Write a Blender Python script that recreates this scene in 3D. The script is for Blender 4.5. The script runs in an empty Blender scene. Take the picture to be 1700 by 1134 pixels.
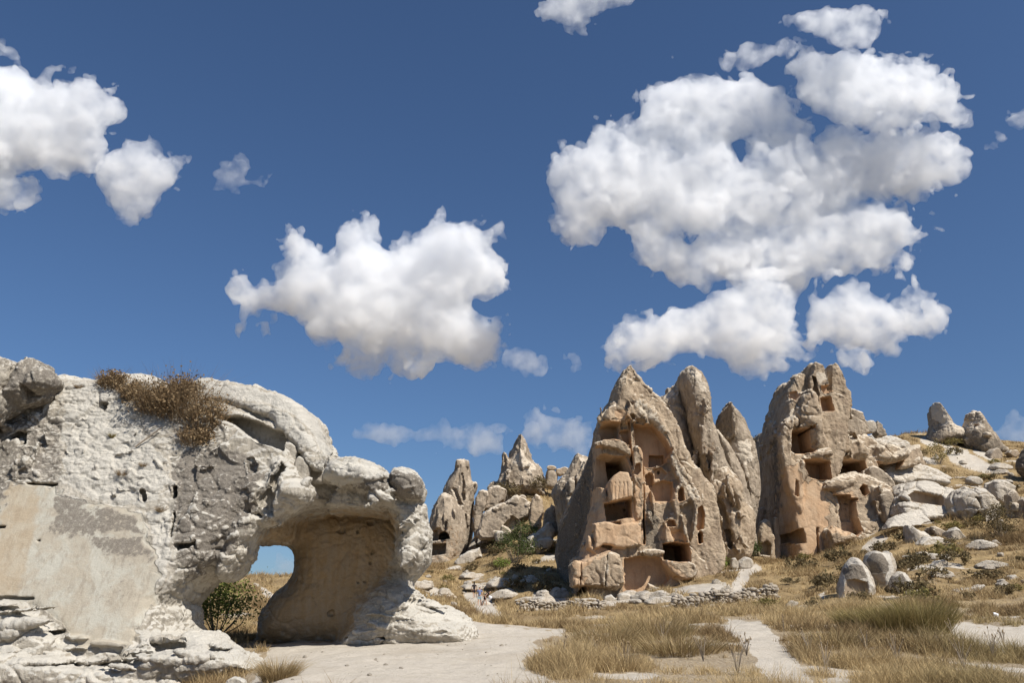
import bpy, math, random
import numpy as np
from mathutils import Vector
random.seed(7)
RNG = np.random.default_rng(11)
SC = bpy.context.scene
COL = SC.collection
R = math.radians

# ------------------------------------------------------------------ camera geometry
FPX, CX, CY, EYE = 1360.0, 850.0, 567.0, 1.6
PITCH = math.atan((990 - CY) / FPX)
CT, ST = math.cos(PITCH), math.sin(PITCH)

def at(px, py, Y):
    u = np.asarray(px, float) - CX; v = CY - np.asarray(py, float)
    yy = FPX * CT - v * ST
    return u / yy * Y, EYE + (FPX * ST + v * CT) / yy * Y

def topix(x, y, z):
    z = z - EYE
    fw = y * CT + z * ST; up = -y * ST + z * CT
    fw = np.maximum(fw, 1e-3)
    return CX + FPX * x / fw, CY - FPX * up / fw

# ------------------------------------------------------------------ noise
_perm = RNG.permutation(256).astype(np.int32)
_g = RNG.normal(size=(256, 3)).astype(np.float32); _g /= np.linalg.norm(_g, axis=1)[:, None]

def gn(x, y, z):
    x = np.asarray(x, np.float32); y = np.asarray(y, np.float32); z = np.asarray(z, np.float32)
    x, y, z = np.broadcast_arrays(x, y, z)
    xi = np.floor(x).astype(np.int32); yi = np.floor(y).astype(np.int32); zi = np.floor(z).astype(np.int32)
    fx = x - xi; fy = y - yi; fz = z - zi
    ux = fx*fx*fx*(fx*(fx*6-15)+10); uy = fy*fy*fy*(fy*(fy*6-15)+10); uz = fz*fz*fz*(fz*(fz*6-15)+10)
    out = np.zeros(x.shape, np.float32)
    for a in (0, 1):
        wx = ux if a else 1-ux
        pa = _perm[(xi+a) & 255]
        for b in (0, 1):
            wy = uy if b else 1-uy
            pb = _perm[(pa+yi+b) & 255]
            for c in (0, 1):
                wz = uz if c else 1-uz
                g = _g[_perm[(pb+zi+c) & 255]]
                out += wx*wy*wz*(g[..., 0]*(fx-a)+g[..., 1]*(fy-b)+g[..., 2]*(fz-c))
    return out*1.5

def fbm(x, y, z, o=4, gain=.5):
    s = 0; a = 1.
    for i in range(o):
        s = s + a*gn(x*2**i+i*17.3, y*2**i+i*5.1, z*2**i-i*9.7); a *= gain
    return s

def worley(x, y, z):
    """nearest two distances and a random number of the nearest cell"""
    xi = np.floor(x).astype(np.int32); yi = np.floor(y).astype(np.int32); zi = np.floor(z).astype(np.int32)
    f1 = np.full(x.shape, 9., np.float32); f2 = f1.copy(); rid = np.zeros(x.shape, np.float32)
    for a in (-1, 0, 1):
        pa = _perm[(xi+a) & 255]
        for b in (-1, 0, 1):
            pb = _perm[(pa+yi+b) & 255]
            for c in (-1, 0, 1):
                h = _perm[(pb+zi+c) & 255]; g = _g[h]
                d = (xi+a+.5+.45*g[..., 0]-x)**2+(yi+b+.5+.45*g[..., 1]-y)**2+(zi+c+.5+.45*g[..., 2]-z)**2
                n = d < f1
                f2 = np.where(n, f1, np.minimum(f2, d)); rid = np.where(n, h/255., rid); f1 = np.where(n, d, f1)
    return np.sqrt(f1), np.sqrt(f2), rid

# ------------------------------------------------------------------ polygons
def PP(s):
    return np.array([[float(c) for c in q.split(',')] for q in s.split()])

def chaikin(p, n=1):
    for _ in range(n):
        q = np.roll(p, -1, 0)
        p = np.stack([.75*p+.25*q, .25*p+.75*q], 1).reshape(-1, 2)
    return p

def sdpoly(X, Z, p):
    X = np.asarray(X, np.float32); Z = np.asarray(Z, np.float32)
    d2 = np.full(X.shape, 1e12, np.float32); ins = np.zeros(X.shape, bool)
    n = len(p)
    for i in range(n):
        ax, az = p[i]; bx, bz = p[(i+1) % n]
        ex, ez = bx-ax, bz-az
        wx = X-ax; wz = Z-az
        t = np.clip((wx*ex+wz*ez)/max(ex*ex+ez*ez, 1e-12), 0, 1)
        d2 = np.minimum(d2, (wx-ex*t)**2+(wz-ez*t)**2)
        if az != bz:
            c = ((az > Z) != (bz > Z)) & (X < ex*(Z-az)/ez+ax)
            ins ^= c
    d = np.sqrt(d2)
    return np.where(ins, -d, d)

# ------------------------------------------------------------------ surface nets
def surfnet(F, org, h):
    S = F < 0
    c = np.zeros(tuple(n-1 for n in F.shape), np.int8)
    for a in (0, 1):
        for b in (0, 1):
            for d in (0, 1):
                c += S[a:S.shape[0]-1+a, b:S.shape[1]-1+b, d:S.shape[2]-1+d]
    I = np.nonzero((c > 0) & (c < 8))
    n = len(I[0])
    vid = np.full(c.shape, -1, np.int32); vid[I] = np.arange(n, dtype=np.int32)
    V = {}
    for a in (0, 1):
        for b in (0, 1):
            for d in (0, 1):
                V[a, b, d] = F[I[0]+a, I[1]+b, I[2]+d]
    pos = np.zeros((n, 3), np.float32); cnt = np.zeros(n, np.float32)
    ks = list(V)
    for k in ks:
        for ax in range(3):
            if k[ax] == 0:
                k2 = list(k); k2[ax] = 1; k2 = tuple(k2)
                a = V[k]; b = V[k2]; m = (a < 0) != (b < 0)
                t = np.where(m, a/np.where(m, a-b, 1), 0)
                for q in range(3):
                    pos[:, q] += np.where(m, (t if q == ax else k[q]), 0)
                cnt += m
    pos /= cnt[:, None]
    pos += np.stack(I, 1)
    P = pos*h+np.array(org, np.float32)
    quads = []
    for ax in range(3):
        o1, o2 = [(1, 2), (2, 0), (0, 1)][ax]
        sl0 = [slice(1, -1)]*3; sl1 = [slice(1, -1)]*3
        sl0[ax] = slice(0, -1); sl1[ax] = slice(1, None)
        s0 = S[tuple(sl0)]; s1 = S[tuple(sl1)]
        J = np.nonzero(s0 != s1)
        flip = s0[J]
        base = [J[0].copy(), J[1].copy(), J[2].copy()]
        for q in range(3):
            if q != ax: base[q] += 1
        def cell(da, db):
            b = [x.copy() for x in base]; b[o1] -= da; b[o2] -= db
            return vid[tuple(b)]
        q4 = np.stack([cell(1, 1), cell(0, 1), cell(0, 0), cell(1, 0)], 1)
        q4[~flip] = q4[~flip][:, ::-1]
        quads.append(q4)
    Q = np.concatenate(quads)
    return P, Q[(Q >= 0).all(1)]

def vnormals(P, Q):
    n = np.cross(P[Q[:, 2]]-P[Q[:, 0]], P[Q[:, 3]]-P[Q[:, 1]])
    N = np.zeros_like(P)
    for k in range(Q.shape[1]):
        for a in range(3):
            N[:, a] += np.bincount(Q[:, k], n[:, a], len(P)).astype(np.float32)
    return N/np.maximum(np.linalg.norm(N, axis=1), 1e-9)[:, None]

def convexity(P, Q, N, it=5):
    cnt = sum(np.bincount(Q[:, k], minlength=len(P)) for k in range(4)).astype(np.float32)
    S = P.astype(np.float32)
    for _ in range(it):
        c = S[Q].mean(1); T = np.zeros_like(S)
        for k in range(4):
            for a in range(3): T[:, a] += np.bincount(Q[:, k], c[:, a], len(P))
        S = T/np.maximum(cnt, 1)[:, None]
    return ((P-S)*N).sum(1)

# ------------------------------------------------------------------ mesh objects
def newmesh(name, P, Q, mat, parent=None, loc=(0, 0, 0), mask=None, smooth=True, uvcol=None):
    """one mesh object; Q is an (n,3|4) array or a list of such arrays"""
    if not isinstance(Q, list): Q = [Q]
    Q = [q for q in Q if len(q)]
    me = bpy.data.meshes.new(name)
    P = np.asarray(P, np.float32)-np.array(loc, np.float32)
    me.vertices.add(len(P)); me.vertices.foreach_set('co', P.ravel())
    nl = sum(q.size for q in Q); nf = sum(len(q) for q in Q)
    me.loops.add(nl); me.polygons.add(nf)
    me.loops.foreach_set('vertex_index', np.concatenate([q.ravel() for q in Q]).astype(np.int32))
    tot = np.concatenate([np.full(len(q), q.shape[1], np.int32) for q in Q])
    st = np.concatenate([[0], np.cumsum(tot)[:-1]]).astype(np.int32)
    me.polygons.foreach_set('loop_start', st)
    try: me.polygons.foreach_set('loop_total', tot)
    except Exception: pass
    if smooth: me.polygons.foreach_set('use_smooth', np.ones(nf, bool))
    if mask is not None:
        a = me.attributes.new('mask', 'FLOAT_COLOR', 'POINT')
        m = np.zeros((len(P), 4), np.float32); m[:, :min(4, mask.shape[1])] = mask[:, :4]
        a.data.foreach_set('color', m.ravel())
    me.update(calc_edges=True)
    if mat: me.materials.append(mat)
    o = bpy.data.objects.new(name, me); COL.objects.link(o)
    if parent is not None: o.parent = parent
    else: o.location = loc
    return o

def tag(o, label=None, cat=None, group=None, kind=None):
    if label: o['label'] = label
    if cat: o['category'] = cat
    if group: o['group'] = group
    if kind: o['kind'] = kind
    return o

def thing(name, label, cat, loc, group=None, rz=0):
    o = bpy.data.objects.new(name, None); COL.objects.link(o)
    o.location = loc; o.rotation_euler = (0, 0, rz); o.empty_display_size = .2
    return tag(o, label, cat, group)

# ------------------------------------------------------------------ node helper
class NT:
    def __init__(s, name):
        s.m = bpy.data.materials.new(name); s.m.use_nodes = True
        s.t = s.m.node_tree; s.t.nodes.clear()
        s.out = s.n('ShaderNodeOutputMaterial')
    def n(s, ty, **k):
        x = s.t.nodes.new(ty)
        for a, b in k.items(): setattr(x, a, b)
        return x
    def put(s, sock, v):
        if isinstance(v, bpy.types.NodeSocket): s.t.links.new(v, sock)
        else: sock.default_value = (tuple(v)+(1,) if isinstance(v, (tuple, list)) and len(v) == 3 and sock.type == 'RGBA' else v)
    def math(s, op, a, b=0., c=None, clamp=False):
        x = s.n('ShaderNodeMath', operation=op, use_clamp=clamp)
        s.put(x.inputs[0], a); s.put(x.inputs[1], b)
        if c is not None: s.put(x.inputs[2], c)
        return x.outputs[0]
    def mix(s, f, a, b, mode='MIX'):
        x = s.n('ShaderNodeMix', data_type='RGBA', blend_type=mode)
        s.put(x.inputs[0], f); s.put(x.inputs[6], a); s.put(x.inputs[7], b)
        return x.outputs[2]
    def step(s, v, a, b):
        x = s.n('ShaderNodeMapRange', interpolation_type='SMOOTHSTEP')
        s.put(x.inputs[0], v); s.put(x.inputs[1], a); s.put(x.inputs[2], b)
        return x.outputs[0]
    def noise(s, vec, scale, detail=5, rough=.6, dist=0.):
        x = s.n('ShaderNodeTexNoise')
        s.put(x.inputs['Vector'], vec); s.put(x.inputs['Scale'], scale); s.put(x.inputs['Detail'], detail)
        s.put(x.inputs['Roughness'], rough); s.put(x.inputs['Distortion'], dist)
        return x.outputs[0]
    def vor(s, vec, scale, feature='F1'):
        x = s.n('ShaderNodeTexVoronoi', feature=feature)
        s.put(x.inputs['Vector'], vec); s.put(x.inputs['Scale'], scale)
        return x.outputs[0]
    def mapping(s, vec, sc):
        x = s.n('ShaderNodeMapping'); s.put(x.inputs[0], vec); x.inputs[3].default_value = sc
        return x.outputs[0]
    def bsdf(s, col, rough=.9, normal=None, spec=.2):
        b = s.n('ShaderNodeBsdfPrincipled')
        s.put(b.inputs['Base Color'], col); s.put(b.inputs['Roughness'], rough)
        b.inputs['Specular IOR Level'].default_value = spec
        if normal is not None: s.put(b.inputs['Normal'], normal)
        s.t.links.new(b.outputs[0], s.out.inputs[0])
        return b
    def bump(s, h, dist, strength=1.):
        x = s.n('ShaderNodeBump'); s.put(x.inputs['Height'], h)
        x.inputs['Distance'].default_value = dist; x.inputs['Strength'].default_value = strength
        return x.outputs[0]

def rock_material(name, dark, light, lichen, carved, pale, u, bump=1., stain=(.43, .30, .17)):
    """u = size in metres of a fine grain feature; mask R carved, G lichen, B pale"""
    K = .84; dark, light, lichen, carved, pale, stain = [tuple(c*K for c in q) for q in (dark, light, lichen, carved, pale, stain)]
    t = NT(name)
    co = t.n('ShaderNodeTexCoord').outputs['Object']
    at_ = t.n('ShaderNodeAttribute', attribute_name='mask')
    sp = t.n('ShaderNodeSeparateColor'); t.put(sp.inputs[0], at_.outputs['Color'])
    mr, mg, mb = sp.outputs[0], sp.outputs[1], sp.outputs[2]
    big = t.noise(co, .06/u, 6, .6, .4)
    mid = t.noise(co, .3/u, 7, .65)
    fine = t.noise(co, 1.3/u, 5, .7)
    vert = t.noise(t.mapping(co, (1, 1, .16)), .22/u, 5, .6, .3)
    lay = t.noise(t.mapping(co, (.1, .1, 1)), .25/u, 5, .65, .2)
    base = t.mix(t.step(big, .36, .64), dark, light)
    base = t.mix(t.math('MULTIPLY', t.step(vert, .46, .66), .6), base, tuple(c*.6 for c in dark))
    base = t.mix(t.math('MULTIPLY', t.step(lay, .5, .7), .35), base, light)
    pf = t.step(t.math('ADD', mb, t.math('MULTIPLY', t.math('SUBTRACT', mid, .5), 1.3)), .38, .62)
    base = t.mix(pf, base, t.mix(t.step(lay, .4, .62), pale, tuple(c*.86 for c in pale)))
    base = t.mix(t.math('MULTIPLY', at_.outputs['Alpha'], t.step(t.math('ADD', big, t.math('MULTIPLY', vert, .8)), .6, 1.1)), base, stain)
    cf = t.step(t.math('ADD', mr, t.math('MULTIPLY', t.math('SUBTRACT', mid, .5), .9)), .4, .6)
    cc = t.mix(t.step(big, .38, .62), carved, tuple(c*k for c, k in zip(carved, (1.12, 1.2, 1.28))))
    cc = t.mix(t.math('MULTIPLY', t.step(vert, .5, .68), .5), cc, tuple(c*k for c, k in zip(carved, (.68, .66, .66))))
    base = t.mix(cf, base, cc)
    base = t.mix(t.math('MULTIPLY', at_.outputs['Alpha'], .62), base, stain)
    lf = t.step(t.math('ADD', mg, t.math('MULTIPLY', t.math('SUBTRACT', t.math('ADD', t.math('MULTIPLY', fine, .45), t.math('MULTIPLY', mid, .55)), .5), 2.4)), .42, .62)
    lc = t.mix(t.step(fine, .35, .65), tuple(c*.68 for c in lichen), tuple(c*1.25 for c in lichen))
    base = t.mix(t.math('MULTIPLY', lf, .92), base, lc)
    sp_ = t.step(t.vor(co, .55/u), .1, .0)
    base = t.mix(t.math('MULTIPLY', t.math('MULTIPLY', sp_, t.step(mid, .5, .6)), .55), base, tuple(c*.5 for c in dark))
    grit = t.noise(co, 5./u, 3, .7)
    base = t.mix(.45, base, t.mix(fine, (.5, .5, .5), (1.5, 1.5, 1.5)), 'MULTIPLY')
    base = t.mix(.4, base, t.mix(grit, (.5, .5, .5), (1.5, 1.5, 1.5)), 'MULTIPLY')
    rough_ = t.math('SUBTRACT', 1., t.math('MULTIPLY', cf, .7))
    h = t.math('ADD', t.math('MULTIPLY', mid, 1.7), t.math('ADD', t.math('MULTIPLY', fine, .8), t.math('MULTIPLY', grit, .2)))
    h = t.math('MULTIPLY', t.math('ADD', h, t.math('MULTIPLY', lay, .35)), rough_)
    t.bsdf(base, .95, t.bump(h, u*1.6*bump, .7), .1)
    return t.m

# ------------------------------------------------------------------ rocks (signed-distance solids)
class Rock:
    def __init__(s, d, cell=1.7, margin=5):
        s.mg = margin; s.d = d; s.u = d/FPX; s.h = cell*s.u; s.ops = []
    def add(s, poly, d=None, t=30, tb=None, p=2, w=None, lean=0., tilt=0., k=1.4, on=None, cs=1, oa=1.):
        """d is an offset in metres from the rock's own depth; t, tb half-thickness in pixels at that depth"""
        s.ops.append(dict(o='a', P=PP(poly), d=d or 0., t=t*s.u, tb=(tb or t)*s.u, p=p, w=w, lean=lean, tilt=tilt, k=k*s.u, on=on, cs=cs, oa=oa)); return s
    def cut(s, poly, dep=1.5, part=None, k=0, flat=True, oa=.5, tilt=0., lean=0., cs=0, mark=True, front=None):
        s.ops.append(dict(o='c', P=PP(poly), dep=dep, part=part, flat=flat, oa=oa, tilt=tilt, lean=lean, cs=cs, k=k*s.u, mark=mark, front=front)); return s
    def paint(s, poly, ch, val=1., soft=6):
        s.ops.append(dict(o='p', P=PP(poly), ch=ch, val=val, soft=soft)); return s
    def ribs(s, poly, n, seed, lx=(7, 16), lz=(35, 95), on=(.5, 1.2), ang=.12):
        """crisp upright ribs and slabs left standing by erosion inside an outline"""
        r = np.random.default_rng(seed); q = PP(poly); lo, hi = q.min(0), q.max(0); k = 0
        while k < n:
            c = r.uniform(lo, hi)
            if sdpoly(np.array([c[0]]), np.array([c[1]]), q)[0] > -4: continue
            a, b = r.uniform(*lx)/2, r.uniform(*lz)/2; th = r.normal(0, ang)
            m = int(r.integers(5, 8)); t = np.sort(r.uniform(0, 2*math.pi, m)); rr = r.uniform(.75, 1.2, m)
            X, Y = np.cos(t)*a*rr*1.2, np.sin(t)*b*rr
            px, py = c[0]+X*math.cos(th)-Y*math.sin(th), c[1]+X*math.sin(th)+Y*math.cos(th)
            if len(px) < 3: continue
            s.add(' '.join('%g,%g' % z for z in zip(px, py)), on=r.uniform(*on), t=r.uniform(7, 14), p=int(r.choice([2, 4])), w=r.uniform(4, 7), k=r.choice([0., .8]), cs=int(r.choice([0, 1])), oa=.9); k += 1
        return s
    def _poly(s, op, d):
        p = chaikin(op['P'], op.get('cs', 0)) if op.get('cs', 0) else op['P']
        x, z = at(p[:, 0], p[:, 1], d)
        return np.stack([x, z], 1)
    def _warp(s, X, Z, oa, seed):
        a = s.u*oa
        l1, l2 = 26*s.u, 9*s.u
        return (X+a*(2.4*gn(X/l1, seed, Z/l1)+1.*gn(X/l2, seed, Z/l2)),
                Z+a*(2.4*gn(X/l1, seed+7.5, Z/l1)+1.*gn(X/l2, seed+7.5, Z/l2)))
    def solve(s):
        h = s.h; adds = [o for o in s.ops if o['o'] == 'a']
        pts = []; y0 = 1e9; y1 = -1e9
        for o in adds:
            dd = s.d+(o['d'] if o['on'] is None else 0)
            q = s._poly(dict(P=o['P']), dd); pts.append(q)
            if o['on'] is None:
                hz = (q[:, 1].max()-q[:, 1].min())/2*abs(o['lean'])+(q[:, 0].max()-q[:, 0].min())/2*abs(o['tilt'])
                y0 = min(y0, dd-o['t']-hz); y1 = max(y1, dd+o['tb']+hz)
        if any(o['on'] is not None for o in adds): y0 -= max(o['on'] for o in adds if o['on'] is not None)+.02*s.d*.5
        pts = np.concatenate(pts); m = s.mg*h
        lo = np.array([pts[:, 0].min()-m, y0-m, pts[:, 1].min()-m]); hi = np.array([pts[:, 0].max()+m, y1+m, pts[:, 1].max()+m])
        n = np.ceil((hi-lo)/h).astype(int)+1
        s.lo = lo; s.n = n
        ax = [lo[i]+h*np.arange(n[i]) for i in range(3)]
        s.ax = ax
        F = np.full(tuple(n), 1e3, np.float32)
        s.cuts = []
        def front(F):
            S = F < 0
            f = np.where(S.any(1), ax[1][S.argmax(1)], np.nan)
            return f
        for si, o in enumerate(s.ops):
            if o['o'] == 'p': continue
            need = o['o'] == 'c' or o.get('on') is not None
            d = s.d+o.get('d', 0)
            if need:
                fm = front(F); d = s.d
                for _ in range(2):
                    q = s._poly(o, d)
                    i0 = np.searchsorted(ax[0], q[:, 0].min()); i1 = np.searchsorted(ax[0], q[:, 0].max())+1
                    k0 = np.searchsorted(ax[2], q[:, 1].min()); k1 = np.searchsorted(ax[2], q[:, 1].max())+1
                    sub = fm[i0:i1, k0:k1]
                    XX, ZZ = np.meshgrid(ax[0][i0:i1], ax[2][k0:k1], indexing='ij')
                    if sub.size:
                        ins = sdpoly(XX, ZZ, q) < 0
                        vals = sub[ins & np.isfinite(sub)]
                        if len(vals): d = float(np.median(vals))
            q = s._poly(o, d)
            mg = max(3, s.mg-2)*h+o.get('k', 0)+4*s.u*o['oa']
            i0 = max(np.searchsorted(ax[0], q[:, 0].min()-mg), 0); i1 = np.searchsorted(ax[0], q[:, 0].max()+mg)
            k0 = max(np.searchsorted(ax[2], q[:, 1].min()-mg), 0); k1 = np.searchsorted(ax[2], q[:, 1].max()+mg)
            if i1-i0 < 1 or k1-k0 < 1: continue
            X, Z = np.meshgrid(ax[0][i0:i1], ax[2][k0:k1], indexing='ij')
            Xw, Zw = s._warp(X, Z, o['oa'], si*3.3)
            sd = sdpoly(Xw, Zw, q)
            Y = ax[1].astype(np.float32)
            W = F[i0:i1, :, k0:k1]
            if o['o'] == 'a':
                S = -sd; mx = max(float(S.max()), h)
                w = min(o['w']*s.u, mx) if o['w'] else mx*(.95 if o['p'] == 2 else .6)
                dc = d+o['lean']*(Z-q[:, 1].mean())+o['tilt']*(X-q[:, 0].mean())
                tf = o['t']
                if o['on'] is not None: dc = dc+tf-o['on']
                A = np.clip((w-S)/w, 0, None)
                dy = Y[None, :, None]-dc[:, None, :].astype(np.float32)
                B = np.where(dy < 0, -dy/np.float32(tf), dy/np.float32(o['tb']))
                if o['p'] == 2: val = np.sqrt((A*A)[:, None, :].astype(np.float32)+B*B)-1
                else:
                    A2 = A*A; B2 = B*B; val = np.sqrt(np.sqrt((A2*A2)[:, None, :].astype(np.float32)+B2*B2))-1
                val *= np.float32(min(w, tf))
                if o['k'] > 0:
                    hh = np.clip(o['k']-np.abs(W-val), 0, None)/o['k']
                    W[...] = np.minimum(W, val)-hh*hh*o['k']*.25
                else: W[...] = np.minimum(W, val)
            else:
                if o['flat']: yb = d+o['dep']+o['tilt']*(X-q[:, 0].mean())+o['lean']*(Z-q[:, 1].mean())
                else:
                    f = fm[i0:i1, k0:k1]; f = np.where(np.isfinite(f), f, d)
                    for _ in range(60):
                        g = np.pad(f, 1, mode='edge'); f = (g[:-2, 1:-1]+g[2:, 1:-1]+g[1:-1, :-2]+g[1:-1, 2:]+4*f)/8
                    yb = f+o['dep']
                c = np.maximum(sd[:, None, :], Y[None, :, None]-yb[:, None, :].astype(np.float32))
                if o['front'] is not None: c = np.maximum(c, (d+o['front'])-Y[None, :, None])
                if o['k'] > 0:
                    b = -c; hh = np.clip(o['k']-np.abs(W-b), 0, None)/o['k']
                    W[...] = np.maximum(W, b)+hh*hh*o['k']*.25
                else: W[...] = np.maximum(W, -c)
                if o['mark']:
                    cp = np.full(1, 0); s.cuts.append((i0, i1, k0, k1, c.astype(np.float16), o))
        s.close(F)
        s.F = F; s.fm = front(F)
        return s
    def close(s, F):
        h = s.h
        for sl in ((0, slice(None), slice(None)), (-1, slice(None), slice(None)), (slice(None), 0, slice(None)), (slice(None), -1, slice(None)),
                   (slice(None), slice(None), 0), (slice(None), slice(None), -1)):
            F[sl] = np.maximum(F[sl], h)
    def front_at(s, px, py):
        d = s.d
        for _ in range(3):
            x, z = at(px, py, d)
            i = int(round((x-s.ax[0][0])/s.h)); k = int(round((z-s.ax[2][0])/s.h))
            i = min(max(i, 0), s.n[0]-1); k = min(max(k, 0), s.n[2]-1)
            v = s.fm[i, k]
            if np.isfinite(v): d = float(v)
        x, z = at(px, py, d)
        return np.array([x, d, z])
    def build(s, name, label, cat, mat, layers, group=None, lich=(.0, 1.), pale=(.35, .8), parent=None, carv=0., seed=0, kind=None):
        s.solve()
        P, Q = surfnet(s.F, s.lo, s.h)
        ii = np.clip(((P-s.lo)/s.h).round().astype(int), 0, s.n-1)
        carve = np.zeros(len(P), np.float32); lab = np.full(len(P), -1)
        parts = []
        for (i0, i1, k0, k1, c, o) in s.cuts:
            m = (ii[:, 0] >= i0) & (ii[:, 0] < i1) & (ii[:, 2] >= k0) & (ii[:, 2] < k1)
            J = np.nonzero(m)[0]
            cv = c[ii[J, 0]-i0, ii[J, 1], ii[J, 2]-k0]
            J = J[cv < .7*s.h]
            carve[J] = 1
            if o['part']:
                parts.append(o['part']); lab[J] = len(parts)-1
        N = vnormals(P, Q)
        u = s.u
        D = np.zeros(len(P), np.float32)
        x, y, z = P[:, 0]/u, P[:, 1]/u, P[:, 2]/u
        sx = seed*31.7
        big = gn(x/70+sx, y/70, z/70)+.5*gn(x/28, y/28+sx, z/28)
        mask = np.zeros((len(P), 5), np.float32)
        mask[:, 0] = np.maximum(carve, carv)
        mask[:, 1] = np.clip(lich[0]+lich[1]*(big*.6-.15), 0, 1)*(1-carve)
        mask[:, 2] = -1
        pxx, pyy = topix(P[:, 0], P[:, 1], P[:, 2])
        for o in s.ops:
            if o['o'] == 'p':
                nn = gn(x/12, y/12, z/12)*o['soft']
                sdp = sdpoly(pxx+nn, pyy+nn*.7, o['P'])
                f = np.clip(.5-sdp/o['soft'], 0, 1)
                f *= (N[:, 1] < .35)
                if o['ch'] == 2: mask[:, 2] = np.where(f > .02, f*o['val'], mask[:, 2]); mask[:, 1] *= 1-f; continue
                mask[:, o['ch']] = mask[:, o['ch']]*(1-f)+f*o['val']
                if o['ch'] == 0 and o['val'] > .5: mask[:, 1] *= 1-f
        mod = np.clip(.55+1.5*gn(x/48+sx+3, y/48, z/48)+.8*gn(x/20, y/20+sx, z/20), .3, 1.8)
        size = float(min(np.ptp(x), np.ptp(z)))
        for L in layers:
            L = list(L); L[2] *= min(1., size/(2.2*L[1]))
            ty, lam, amp = L[:3]; zs = L[3] if len(L) > 3 else 1.
            if ty == 'v':
                wx = .35*gn(x/lam*1.3, y/lam*1.3, z/lam*1.3+9); wz = .35*gn(x/lam*1.3, y/lam*1.3+9, z/lam*1.3)
                f1, f2, rid = worley(x/lam+sx+wx, y/lam+wz, z/lam*zs+wx)
                D += amp*((rid-.5)*1.4*np.clip((f2-f1)/.07, 0, 1)-.6*np.exp(-(f2-f1)/.04))
                continue
            n = gn(x/lam+sx, y/lam+3.1*lam, z/lam*zs)
            if ty == 'c': n = -np.exp(-np.abs(n+.25*gn(x/lam*3, y/lam*3, z/lam*3))/.045)*np.clip(.5+2*gn(x/lam*.5+4, y/lam*.5, z/lam*.5), 0, 1)
            if ty == 'b': n = np.abs(n)*2-.5
            elif ty == 'r': n = .5-np.abs(n)*2
            elif ty == 'p': n = -np.clip(n-.22, 0, None)*3
            elif ty == 's':
                n = gn(x/(lam*9)+sx, y/(lam*9), (z+6*gn(x/60, y/60, z/60))/lam); n = np.clip(n*2.2, -.5, .5)
            if lam < 14: n = n*mod
            D += amp*n
        D *= u*np.where(carve > .5, .2, 1)*(1-.42*np.clip(mask[:, 3], 0, 1))*(1-np.clip(mask[:, 4], 0, 1))*(1-.35*np.clip(mask[:, 0], 0, 1))
        P2 = P+N*D[:, None]
        N2 = vnormals(P2, Q)
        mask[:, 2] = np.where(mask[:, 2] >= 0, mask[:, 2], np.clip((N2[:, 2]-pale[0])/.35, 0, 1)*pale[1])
        cv = convexity(P2, Q, N2)/s.h
        mask[:, 2] = np.clip(mask[:, 2]+np.clip((cv-.2)*1.3, 0, .5), 0, 1); mask[:, 1] *= 1-np.clip((cv-.2)*1.5, 0, .7)
        loc = ((P2[:, 0].min()+P2[:, 0].max())/2, float(np.median(P2[:, 1])), P2[:, 2].min())
        ql = lab[Q]
        qp = np.where((ql == ql[:, :1]).all(1), ql[:, 0], -1)
        main = Q[qp < 0]
        def comp(Qs):
            us, inv = np.unique(Qs, return_inverse=True)
            return us, inv.reshape(Qs.shape)
        us, q = comp(main)
        o = newmesh(name, P2[us], q, mat, parent, loc, mask[us])
        if parent is None:
            tag(o, label, cat, group, kind)
        for i, pn in enumerate(parts):
            qq = Q[qp == i]
            if len(qq) < 4: continue
            us, q = comp(qq)
            c = newmesh(pn, P2[us]-np.array(loc, np.float32), q, mat, o, (0, 0, 0), mask[us])
        s.F = None; s.cuts = []; s.obj = o; s.loc = loc
        return o

# ------------------------------------------------------------------ camera, sun, sky
cam = bpy.data.cameras.new('camera'); cam.sensor_width = 36; cam.lens = 36*FPX/1700
cam.clip_start = .1; cam.clip_end = 60000
co = bpy.data.objects.new('camera', cam); COL.objects.link(co)
co.location = (0, 0, EYE); co.rotation_euler = (R(90)+PITCH, 0, 0)
SC.camera = co
SUN_EL, SUN_AZ = R(49), R(46)          # azimuth measured from straight behind the camera towards the right
sd_ = Vector((math.sin(SUN_AZ)*math.cos(SUN_EL), -math.cos(SUN_AZ)*math.cos(SUN_EL), math.sin(SUN_EL)))
sl = bpy.data.lights.new('sun', 'SUN'); sl.energy = 5.0; sl.angle = R(.5); sl.color = (1, .96, .89)
so = bpy.data.objects.new('sun', sl); COL.objects.link(so)
so.rotation_euler = sd_.to_track_quat('Z', 'Y').to_euler(); so.location = (20, -20, 60)
wd = bpy.data.worlds.new('World'); SC.world = wd; wd.use_nodes = True
wt = wd.node_tree; wt.nodes.clear()
sky = wt.nodes.new('ShaderNodeTexSky'); sky.sky_type = 'NISHITA'; sky.sun_disc = False
sky.sun_elevation = SUN_EL; sky.sun_rotation = math.atan2(sd_.x, sd_.y)
sky.altitude = 1100; sky.air_density = 1.1; sky.dust_density = 2.; sky.ozone_density = 9.
bg = wt.nodes.new('ShaderNodeBackground'); bg.inputs[1].default_value = .073
wo = wt.nodes.new('ShaderNodeOutputWorld')
tc = wt.nodes.new('ShaderNodeTexCoord'); mp = wt.nodes.new('ShaderNodeMapping')      # the clear dry air hides the milky horizon band
mp.inputs[1].default_value = (0, 0, .04); mp.inputs[3].default_value = (1, 1, .9)
nm = wt.nodes.new('ShaderNodeVectorMath'); nm.operation = 'NORMALIZE'
wt.links.new(tc.outputs['Generated'], mp.inputs[0]); wt.links.new(mp.outputs[0], nm.inputs[0]); wt.links.new(nm.outputs[0], sky.inputs[0])
wt.links.new(sky.outputs[0], bg.inputs[0]); wt.links.new(bg.outputs[0], wo.inputs[0])
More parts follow.
